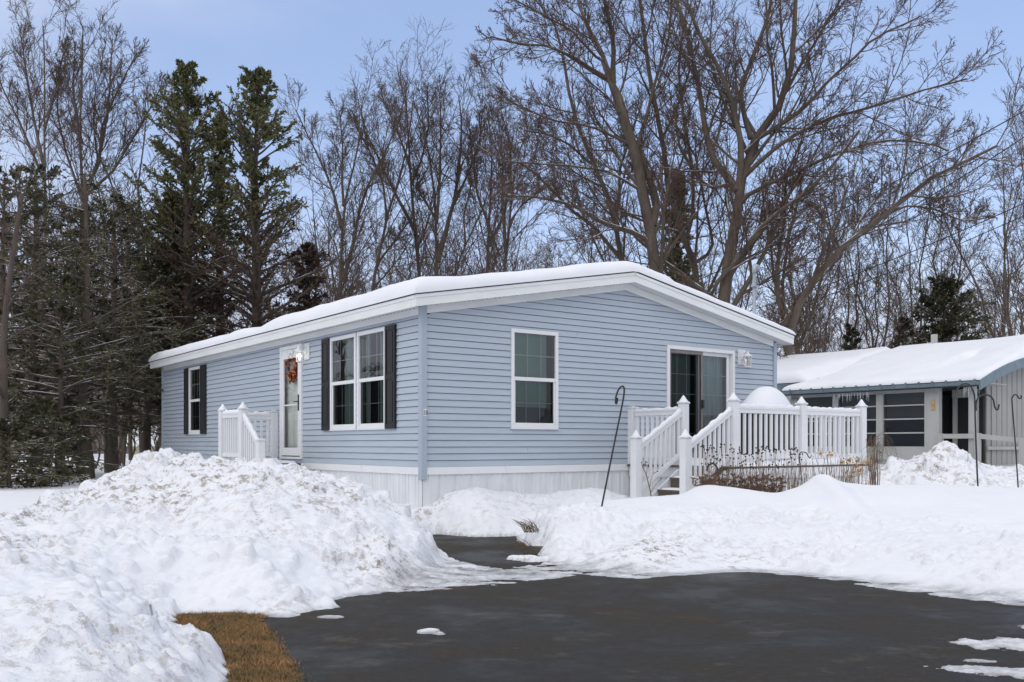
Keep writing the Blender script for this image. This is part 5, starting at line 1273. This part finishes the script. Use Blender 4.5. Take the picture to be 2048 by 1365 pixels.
tree_from('maple_tree', tuple(P(1400, 870, Y)), [
    px_guide([(1404, 870)] + c3([(1135, 1320), (1115, 1200), (1060, 1050), (1010, 950), (985, 820), (970, 640), (930, 480), (905, 330), (880, 160), (860, -40)]), Y, 27, 7, 1),
    px_guide(c3([(1080, 1090), (1120, 930), (1100, 700), (1060, 500), (1040, 300), (1070, 80), (1100, -100)]), Y, 12, 4, 2),
    px_guide(c3([(970, 620), (1040, 480), (1090, 330), (1140, 180)]), Y, 9, 3, -2),
    px_guide(c3([(1210, 1130), (1180, 1000), (1150, 860), (1120, 700), (1000, 540)]), Y, 11, 3, -1),
], R_, 'tall slim bare maple between the two largest maples', M['bark'], M['twig'], 'maple tree', n1=12, n2=8, n3=6, n4=3, l2=.52, l3=.6, l4=.6, t0=.2)
Y = 30
tree_from('maple_tree', tuple(P(1452, 870, Y)), [
    px_guide([(1440, 870)] + c4([(85, 1170), (108, 1060), (130, 930), (148, 800), (158, 710), (180, 620), (205, 545), (240, 500), (310, 440), (350, 330), (368, 150), (375, -60)]), Y, 54, 8, 1),
    px_guide(c4([(150, 720), (110, 670), (60, 620), (25, 500), (5, 350), (-30, 200), (-60, 60), (-120, -60)]), Y, 24, 6, 1.5),
    px_guide(c4([(160, 700), (175, 560), (140, 400), (90, 270), (40, 190), (0, 130), (-50, 0)]), Y, 22, 6, -1),
    px_guide(c4([(240, 520), (340, 460), (430, 400), (520, 290), (620, 210), (690, 130), (800, 90), (880, 50)]), Y, 15, 3, -2),
    px_guide(c4([(180, 680), (260, 600), (400, 500), (540, 440), (680, 410), (800, 370), (900, 335), (1000, 318), (1060, 300)]), Y, 15, 3, -2.5),
    px_guide(c4([(165, 770), (260, 715), (400, 655), (520, 600), (680, 545), (800, 540), (930, 560), (980, 590)]), Y, 15, 3, -3),
    px_guide(c4([(50, 1160), (95, 1075), (150, 1020), (205, 940), (265, 855), (390, 765), (480, 695), (560, 600), (640, 490)]), Y - 1, 15, 5, -1),
    px_guide(c4([(200, 480), (170, 330), (230, 170), (280, 40), (290, -80)]), Y, 16, 6, 2),
    px_guide(c4([(130, 700), (60, 730), (0, 690), (-80, 560), (-100, 400)]), Y, 12, 4, 2),
    px_guide(c4([(300, 440), (400, 250), (480, 120), (560, -20)]), Y, 12, 4, 1),
], R_, 'largest bare maple, its crown running out of the top of the picture', M['bark'], M['twig_red'], 'maple tree', n1=14, n2=9, n3=6, n4=3, l1=.38, l2=.50, l3=.6, l4=.6, t0=.12, rt=.0055)
Y = 29
tree_from('maple_tree', tuple(P(1570, 880, Y)), [
    px_guide([(1578, 880)] + c4([(345, 1330), (345, 1270), (400, 1150), (480, 1045), (540, 975), (650, 890), (740, 840), (800, 765), (900, 690), (1000, 650), (1090, 600), (1180, 560)]), Y, 34, 5, -2),
    px_guide(c4([(290, 1290), (345, 1240), (385, 1175)]), Y, 13, 20, 0),
    px_guide(c4([(330, 1260), (290, 1150), (300, 1000), (330, 850), (330, 700), (390, 560)]), Y, 16, 4, 2),
    px_guide(c4([(660, 880), (760, 830), (880, 840), (1000, 880), (1090, 860)]), Y, 7, 3, -1),
    px_guide(c4([(540, 980), (600, 870), (690, 760), (700, 650)]), Y, 8, 3, 1),
], R_, 'bare maple with a long snow topped limb reaching to the right', M['bark'], M['twig_red'], 'maple tree', n1=15, n2=9, n3=6, n4=3, l2=.52, l3=.6, l4=.6, t0=.16)
Y = 33
tree_from('maple_tree', tuple(P(1598, 880, Y)), [
    px_guide([(1600, 880), (1598, 735), (1599, 700), (1590, 672), (1580, 640), (1560, 600), (1545, 560), (1545, 500), (1530, 440)], Y, 17, 4, 1),
    px_guide([(1600, 695), (1615, 665), (1630, 620), (1638, 585), (1655, 520), (1665, 460), (1650, 400)], Y, 11, 3, -1),
    px_guide([(1575, 640), (1572, 560), (1580, 480), (1600, 400), (1610, 330)], Y, 12, 3, 1),
], R_, 'small bare maple with a low V fork right of the roof corner', M['bark'], M['twig'], 'maple tree', n1=13, n2=9, n3=7, n4=2, t0=.2)

# woodland trees whose stems can be told apart keep their own courses
def c2(l): return [(550 + x / 2.729, 100 + y / 2.729) for x, y in l]
def c1(l): return [(x / 2.275, y / 2.275) for x, y in l]
def wood(Y, guides, lab, dys=(0, 1.5, -1.5, 1, -1, 2), conv=c2, tw='twig', base=None, **kw):
    g0 = conv(guides[0][0])[0]; gs = []
    for i, (pl, a, b_) in enumerate(guides):
        l = conv(pl)
        if i == 0: l = [(g0[0], 865)] + l
        gs.append(px_guide(l, Y, a, b_, dys[i % 6]))
    p = dict(n1=14, n2=8, n3=5, n4=3, l1=.33, l2=.58, l3=.62, l4=.75, up=.07, t0=.22, a1=.56, rt=.005); p.update(kw)
    tree_from('bare_tree', tuple(P(g0[0], 880, Y)), gs, R_, lab, M['bark'], M[tw], 'bare tree', 'bare trees behind the house', **p)
wood(38, [([(355, 1330), (362, 1100), (372, 870), (400, 750), (440, 600), (470, 450), (460, 330)], 19, 2), ([(350, 950), (335, 830), (290, 700), (225, 560), (160, 430), (110, 320)], 11, 2), ([(375, 1250), (430, 1050), (460, 880), (510, 730), (570, 620), (640, 480), (690, 330)], 14, 2), ([(375, 860), (365, 700), (370, 520), (350, 330)], 9, 2)], 'bare twin stemmed tree, first full tree right of the cedars')
wood(41, [([(522, 1310), (570, 1130), (600, 950), (650, 790), (700, 640), (735, 450), (760, 220)], 17, 2), ([(570, 1150), (640, 1060), (715, 960), (760, 900)], 8, 2), ([(610, 900), (590, 720), (520, 560), (430, 400)], 8, 2)], 'bare tree leaning right above the roof vent pipe')
wood(42, [([(792, 1240), (762, 1000), (742, 750), (730, 500), (708, 190)], 20, 2), ([(752, 960), (690, 850), (640, 750), (560, 580), (480, 430), (470, 290)], 12, 2), ([(742, 740), (800, 600), (840, 420), (830, 230)], 9, 2), ([(735, 620), (650, 400), (570, 220)], 8, 2)], 'bare tree with the highest crown of the middle row', tw='twig_red')
wood(40, [([(885, 1230), (880, 1000), (865, 700), (820, 480), (790, 290)], 18, 2), ([(890, 1150), (940, 970), (985, 800), (1010, 600), (1020, 380), (1000, 240)], 17, 2), ([(880, 960), (900, 700), (905, 450), (900, 240)], 11, 2), ([(985, 800), (1060, 640), (1120, 480), (1130, 320)], 9, 2), ([(865, 900), (800, 800), (760, 640)], 7, 2)], 'bare slender double tree in the centre of the middle row')
wood(46, [([(975, 1225), (1040, 1060), (1110, 930), (1160, 800), (1200, 620)], 11, 2), ([(1040, 1060), (1030, 900), (1080, 700)], 7, 2)], 'thin bare tree slanting right in the gap of the middle row')
wood(40, [([(1160, 1200), (1165, 1000), (1182, 750), (1185, 500), (1150, 290)], 19, 2), ([(1175, 1060), (1250, 900), (1290, 700), (1280, 480), (1230, 330)], 11, 2), ([(1165, 950), (1100, 780), (1080, 600), (1060, 420)], 9, 2)], 'bare tree with reddish twigs near the right end of the middle row', tw='twig_red')
wood(38, [([(1250, 1190), (1280, 980), (1290, 800), (1320, 600), (1380, 420)], 18, 2), ([(1285, 940), (1340, 850), (1420, 790), (1500, 740)], 9, 2), ([(1262, 1100), (1240, 850), (1245, 600), (1220, 400)], 12, 2)], 'bare tree at the right end of the middle row', tw='twig_red')
wood(34, [([(205, 950), (206, 800), (200, 600), (206, 400), (200, 220), (196, 95)], 17, 2), ([(200, 760), (150, 520), (115, 300), (88, 120)], 10, 2), ([(205, 580), (255, 400), (300, 190)], 8, 2), ([(190, 800), (90, 560), (10, 400), (-40, 250)], 9, 2)], 'tall bare tree with fine upright twigs second from the left edge', conv=c1, l1=.27, up=.10)
wood(36, [([(378, 1000), (371, 800), (362, 550), (375, 350), (378, 95)], 19, 2), ([(385, 900), (440, 750), (480, 600), (500, 400), (512, 170)], 12, 2), ([(400, 880), (520, 770), (620, 600), (690, 480), (740, 380)], 10, 2), ([(365, 880), (300, 700), (260, 520), (270, 300)], 9, 2), ([(430, 760), (455, 550), (560, 340), (625, 230)], 10, 2), ([(362, 600), (330, 400), (345, 200)], 7, 2)], 'tallest bare tree at far left, its twigs reaching highest of the left group', conv=c1, l1=.27, up=.10)
# --- generic bare woodland trees: a few built, the rest copies turned and scaled
def generic(seed, H_, nst, spread, fork, name='bare_tree', up=.10, twig='twig', n3=6, n4=3, wide=1.):
    rng = np.random.default_rng(seed); gs = []; r0 = .009 * H_ + .02
    fz = H_ * fork
    for k in range(nst):
        az_ = 6.283 * k / nst + rng.uniform(-.5, .5); sp_ = spread * rng.uniform(.5, 1.25) * (0.35 if k == 0 else 1)
        hh = H_ * rng.uniform(.74, 1.0) if k else H_; z0 = 0 if k == 0 else fz * rng.uniform(.5, 1.3); pts_ = []
        for i in range(9):
            t_ = i / 8; z = z0 + (hh - z0) * t_; ra = sp_ * hh * (t_ ** .8) * .33
            pts_.append((ra * math.cos(az_) + rng.normal(0, .017) * H_ * (t_ > 0), ra * math.sin(az_) + rng.normal(0, .017) * H_ * (t_ > 0), z))
        if k: # start on the main trunk
            m_ = np.array(gs[0][0]); zz = np.interp(z0, m_[:, 2], np.arange(9)); i0 = int(zz); f0 = zz - i0; st_ = m_[i0] * (1 - f0) + m_[min(i0 + 1, 8)] * f0
            off = st_ - np.array(pts_[0]); pts_ = [tuple(np.array(p) + off * np.array([1, 1, 1]) * (1 if i == 0 else 1)) for i, p in enumerate(pts_)]
        gs.append((pts_, r0 * (1 if k == 0 else .62), .014))
    return tree_from(name, (0, 0, 0), gs, rng, 'x', M['bark'], M[twig], 'bare tree', None, 8, n1=13, n2=7, n3=n3, n4=n4, l1=.27 * wide, l2=.46, l3=.52, l4=.5, up=up * .8, t0=.28, a1=.72, rt=.0058)
protos = [generic(11, 15, 3, .6, .25), generic(12, 15, 2, .8, .3), generic(13, 15, 4, .6, .2, twig='twig_red'), generic(14, 15, 2, .5, .4, up=.14), generic(15, 12, 3, .8, .12, n3=7, n4=2, wide=1.4, twig='twig_red')]
proto_h = [15, 15, 15, 15, 12]; used = [False] * 5
def place_tree(px, Y, ytop, k, lab, group='bare trees behind the house', rot=None, base_z=.3, wscale=1.0, rr=random.Random(8)):
    H_ = 1.3 + (889 - ytop) * Y / 1860 - base_z; s = .94 * H_ / proto_h[k]
    o = protos[k] if not used[k] else copy_tree(protos[k]); used[k] = True
    o.location = (P(px, 889, Y).x, Y, base_z); o.rotation_euler = (0, 0, rot if rot is not None else rr.uniform(0, 6.28)); o.scale = (s * wscale, s * wscale, s)
    o['label'] = lab; o['group'] = group; return o
LIST = [
 (240, 39, 105, 0, 'bare spreading tree just left of the tall green cedars'),
 (25, 40, 130, 1, 'bare tree at the very left edge above the dark evergreens'), (305, 43, 200, 1, 'thin bare tree directly behind the left cedar'), (622, 42, 300, 4, 'small bare tree just right of the cedars'), (1200, 54, 340, 4, 'low bare tree behind the curving maple'), (1365, 50, 300, 2, 'bare tree behind the slim maple'), (1478, 48, 270, 0, 'bare tree behind the largest maple trunk'), (1625, 45, 330, 4, 'low bushy bare tree above the neighbouring roof at its left end'), (1690, 38, 330, 1, 'bare tree with a thin leaning trunk above the neighbouring roof'), (1757, 36, 300, 0, 'bare tree with a stout forked trunk above the neighbouring roof'),
 (1835, 46, 270, 2, 'bare tree left of the dark spruce by the wires'), (1905, 44, 235, 3, 'bare tree rising straight behind the dark spruce'), (1975, 41, 240, 1, 'bare tree right of the dark spruce'), (2020, 38, 225, 0, 'bare tree with a forked trunk at the right edge'), (2100, 42, 200, 2, 'bare tree mostly beyond the right edge'),
]
for i, (px, Y, yt) in enumerate(((60, 36, 370), (140, 40, 420), (235, 38, 400), (335, 40, 450))):
    place_tree(px, Y, yt, [4, 2, 4, 4][i], 'brown twiggy undergrowth tree tangled among the evergreens, %s of four from the left' % ['first', 'second', 'third', 'fourth'][i], 'twiggy trees among the evergreens', wscale=1.25)
ORD = ['first', 'second', 'third', 'fourth', 'fifth', 'sixth', 'seventh', 'eighth', 'ninth', 'tenth', 'eleventh', 'twelfth', 'thirteenth', 'fourteenth']
for a in LIST: place_tree(*a)
for i in range(7):
    place_tree(95 + i * 38 + (i % 3) * 9, 34 + (i * 5 % 9), 800 - (i * 29 % 60), [4, 2][i % 2], 'low brushy thicket tree on the snow beneath the evergreens, %s of seven from the left' % ORD[i], 'brush beneath the evergreens', wscale=1.7)
for i in range(9):
    place_tree(575 + i * 66, 52 + (i * 5 % 9), 425 + (i * 37 % 55), [4, 2][i % 2], 'low brown tree close behind the roof ridge, %s of nine from the left' % ORD[i], 'low brown trees behind the roof', wscale=1.35)
for i in range(5):
    place_tree(1590 + i * 92, 50 + (i * 5 % 9), 500 + (i * 37 % 55), [4, 2][i % 2], 'low brown tree close behind the neighbouring roof, %s of five from the left' % ORD[i], 'low brown trees behind the neighbouring roof', wscale=1.35)
for i in range(14):
    px = 5 + i * 26 + (i * 37 % 17); place_tree(px, 62 + (i * 13 % 20), 470 + (i * 53 % 90), [4, 3, 1, 4][i % 4], 'distant brown woodland tree on the left hillside, %s from the left' % ORD[i], 'distant trees on the left hillside', base_z=.4, wscale=1.3)
for i in range(5):
    px = 640 + i * 125; place_tree(px, 70 + (i * 7 % 12), 440 + (i * 41 % 70), [4, 0, 4, 2][i % 4], 'faint low tree far beyond the snowy roof, %s of five from the left' % ORD[i], 'faint far trees above the roof', base_z=.4, wscale=1.3)
for i in range(4):
    px = 1600 + i * 130; place_tree(px, 74 + (i * 5 % 12), 520 + (i * 41 % 60), [4, 1, 4, 0][i % 4], 'faint low tree far beyond the neighbouring roof, %s of four from the left' % ORD[i], 'faint far trees above the neighbouring roof', base_z=.4, wscale=1.3)

# --- evergreens
def conifer(seed, H_, R0, name, lab, leaf, n1=120, n2=12, nl=16, ang=1.45, droop=-.05, low=.1, power=.75, lsz=.15, base=(0, 0, .3), leaf2=None, split=.0, bark='bark_dark', cat='evergreen', trunk_lean=0., rag=.3, bare_in=.15):
    rng = np.random.default_rng(seed); z = np.linspace(0, H_, 14)
    T = np.stack([trunk_lean * z + .04 * np.sin(z * .9 + seed), .03 * np.cos(z * 1.1 + seed), z], -1)[None]; TR = (.017 * H_ * (1 - z / H_) ** .8 + .012)[None]
    t = low + (1 - low) * ((np.arange(n1) + rng.random(n1)) / n1); p, Tt, r = at_t(T, TR, t[None] * .995); p = p[0]; r = r[0]
    prof = R0 * (1 - (t - low) / (1 - low)) ** power * (1 - .55 * np.exp(-((t - low) / .10))) + .12
    ln = prof * rng.uniform(1 - rag * 1.6, 1 + rag, n1) * (1 + .25 * np.sin(t * 23 + seed)); ln = np.maximum(ln, .12)
    az_ = np.arange(n1) * 2.4 + rng.normal(0, .4, n1); an = rng.normal(ang, .12, n1) - .6 * t ** 2
    d = np.stack([np.sin(an) * np.cos(az_), np.sin(an) * np.sin(az_), np.cos(an)], -1); cur = p; Q = [p]
    for k in range(6):
        d = nrm(d + rng.normal(0, .07, d.shape) + np.array([0, 0, droop])); cur = cur + d * (ln / 6)[:, None]; Q.append(cur)
    P1 = np.stack(Q, 1); q = np.linspace(0, 1, 7)[None]; R1 = np.minimum(r * .5, .035 * ln + .008)[:, None] * (1 - q) + .006 * q
    P2, R2 = grow(P1, R1, n2, bare_in, 1, .8, .2, .42, 4, .10, droop * 1.2, .6, .004, rng, .55, .6)
    root = empty(name, base, 0, lab, cat)
    v, f = merge([tube_batch(T, TR, 9), tube_batch(P1, R1, 4)]); np_mesh('trunk', v, f, M[bark], root)
    # sprays of foliage along every branchlet
    tt = rng.random((len(P2), nl)) ** .8; pp, TT, _ = at_t(P2, R2, tt); pp = pp.reshape(-1, 3); TT = TT.reshape(-1, 3); m_ = len(pp)
    dd = nrm(TT + rng.normal(0, .45, (m_, 3)) + np.array([0, 0, -.12])); s = lsz * rng.uniform(.5, 1.3, m_)[:, None]
    side = nrm(np.cross(dd, rng.normal(0, 1, (m_, 3)) + np.array([0, 0, 1.5]))); wv_ = s * .20
    V = np.concatenate([pp, pp + dd * s * .55 + side * wv_, pp + dd * s, pp + dd * s * .55 - side * wv_]); idx = np.arange(m_)
    F = np.stack([idx, idx + m_, idx + 2 * m_, idx + 3 * m_], -1)
    v2, f2 = tube_batch(P2, R2, 3)
    if split:
        hi_ = pp[:, 2] > H_ * (split + .08 * rng.normal(0, 1, m_)); F_hi = F[hi_]; F_lo = F[~hi_]
        np_mesh('crown', V, F_hi, M[leaf], root, smooth=False); keep_ = rng.random(len(F_lo)) < .42
        u_, inv = np.unique(F_lo[keep_], return_inverse=True); v3, f3 = merge([(V[u_], inv.reshape(-1, 4)), (v2, f2)]); o = np_mesh('crown', v3, f3, M[leaf2], root, smooth=False); o['label'] = 'thin brown lower crown'
    else:
        v3, f3 = merge([(V, F), (v2, f2)]); np_mesh('crown', v3, f3, M[leaf], root, smooth=False)
    return root
def con(px, Y, ytop, seed, R0, lab, leaf='hemlock', base_z=.3, name='hemlock_tree', group=None, **kw):
    H_ = 1.3 + (889 - ytop) * Y / 1860 - base_z; b_ = P(px, 889, Y)
    o = conifer(seed, H_, R0, name, lab, leaf, base=(b_.x, Y, base_z), **kw)
    if group: o['group'] = group
    return o
con(374, 30, 138, 21, 2.8, 'tall green cedar with a pointed top, left one of the pair', 'cedar', name='cedar_tree', leaf2='cedar_dead', split=.58, n1=150, n2=11, nl=30, ang=1.15, droop=-.01, low=.22, power=.62, lsz=.12, rag=.5, bare_in=.3)
con(512, 30, 158, 22, 2.8, 'tall green cedar with a rounded top and brown lower boughs, right one of the pair', 'cedar', name='cedar_tree', leaf2='cedar_dead', split=.66, n1=150, n2=11, nl=30, ang=1.12, droop=-.01, low=.2, power=.56, lsz=.12, rag=.55, bare_in=.3)
con(440, 32, 235, 23, 1.9, 'shorter green cedar squeezed between the two tall cedars', 'cedar', name='cedar_tree', leaf2='cedar_dead', split=.55, n1=100, n2=10, nl=12, ang=1.1, low=.2, power=.8, lsz=.17, rag=.5)
con(345, 31, 400, 24, 1.7, 'ragged cedar below and left of the pointed cedar', 'cedar', name='cedar_tree', leaf2='cedar_dead', split=.35, n1=110, n2=12, nl=14, ang=1.2, low=.2, power=.5, lsz=.2)
hl_ = [(8, 24, 345, 31, 2.3, 'dark hemlock at the left edge'), (70, 26, 340, 32, 2.6, 'dark hemlock with a blunt top, second from the left edge'), (160, 28, 430, 33, 2.7, 'broad dark hemlock behind the leaning trunk pair'), (228, 27, 395, 34, 2.5, 'olive green hemlock left of the cedars'), (296, 30, 455, 35, 2.3, 'dark hemlock whose boughs hang above the far end of the blue house'), (120, 23, 560, 36, 2.4, 'lower dark hemlock nearest the snow field')]
for (px, Y, yt, sd_, R0, lab) in hl_:
    con(px, Y, yt, sd_, R0, lab, group='dark hemlocks at the left', n1=85, n2=10, nl=15, ang=1.48, droop=-.03, low=.2, power=.45, lsz=.11, rag=.6, bare_in=.4)
con(22, 19.5, 850, 41, 1.25, 'low young evergreen at the left edge of the snow field', name='young_hemlock', n1=42, n2=10, nl=15, low=.03, lsz=.09, rag=.6); con(85, 20.5, 800, 42, 1.35, 'low young evergreen with snow caught in it beside the trunk pair', name='young_hemlock', n1=48, n2=10, nl=15, low=.03, lsz=.09, rag=.6)
con(128, 22.5, 840, 43, 1.2, 'low young evergreen directly left of the trunk pair', name='young_hemlock', n1=42, n2=10, nl=15, low=.03, lsz=.09, rag=.6)
con(615, 34, 500, 44, 1.5, 'dark brownish evergreen beside the snowy roof, right of the cedars', 'cedar_dead', name='cedar_tree', n1=100, n2=12, nl=16, ang=1.2, low=.2, power=.5)
con(1356, 42, 345, 45, 1.3, 'narrow cedar glimpsed between the maple trunks', 'cedar', name='cedar_tree', n1=110, n2=11, nl=13, ang=1.1, low=.2, power=.6, lsz=.2)
con(1886, 34, 560, 46, 2.3, 'dark spruce with drooping boughs above the neighbouring roof', name='spruce_tree', n1=120, n2=13, nl=17, ang=1.55, droop=.01, low=.1, power=.5, lsz=.16, rag=.35)
con(1702, 36, 655, 47, 1.0, 'small dark evergreen tip showing over the neighbouring roof', name='spruce_tree', n1=60, n2=11, nl=14, low=.1, lsz=.14)
con(1805, 38, 640, 48, 1.3, 'low dark evergreen left of the dark spruce', name='spruce_tree', n1=60, n2=11, nl=14, low=.1, lsz=.15)
# --- dark trunks in front of the woods at left
Y = 25
tree_from('trunk_pair', tuple(P(175, 965, Y)), [
    px_guide([(180, 975), (175, 930), (168, 860), (166, 760), (170, 650), (176, 540), (172, 430), (168, 340)], Y, 34, 6, .6),
    px_guide([(168, 968), (150, 905), (130, 845), (117, 790), (105, 700), (85, 610), (78, 500)], Y, 22, 5, -.5),
], R_, 'twin dark trunks with snow in their fork at the edge of the smooth snow', M['bark_dark'], M['twig'], 'tree', n1=11, n2=7, n3=6, n4=2, l1=.24, up=.0, t0=.3, a1=1.1)
Y = 20
tree_from('dark_tree', tuple(P(4, 985, Y)), [px_guide([(4, 990), (6, 900), (8, 800), (6, 700), (12, 600), (30, 480), (45, 380)], Y, 32, 8, .5)], R_, 'single dark trunk standing at the very left edge', M['bark_dark'], M['twig'], 'tree', n1=11, n2=7, n3=6, n4=2, l1=.28, up=-.01, t0=.25, a1=1.15)
tk = [(214, 30, 945, 15, 'slim brown trunk right of the twin dark trunks'), (232, 33, 930, 12, 'second slim brown trunk right of the twin dark trunks'), (247, 36, 925, 9, 'pale thin trunk amid the group of slim trunks'), (262, 34, 915, 13, 'slim brown trunk nearest the pale yellow house'), (284, 38, 905, 12, 'brown trunk just left of the far corner of the blue house')]
for (px, Y, yb, wd, lab) in tk:
    l_ = 8 if px % 2 else -6
    tree_from('slim_tree', tuple(P(px, yb, Y)), [px_guide([(px, yb + 12), (px + l_ * .3, 880), (px + l_, 780), (px + l_ * .6, 660), (px + l_ * 1.6, 540), (px + l_, 430)], Y, wd, 4, .4)], R_, lab, M['bark'], M['twig'], 'tree', 'slim trunks at the left', n1=14, n2=7, n3=6, n4=2, l1=.26, up=.03, t0=.25, a1=.9)
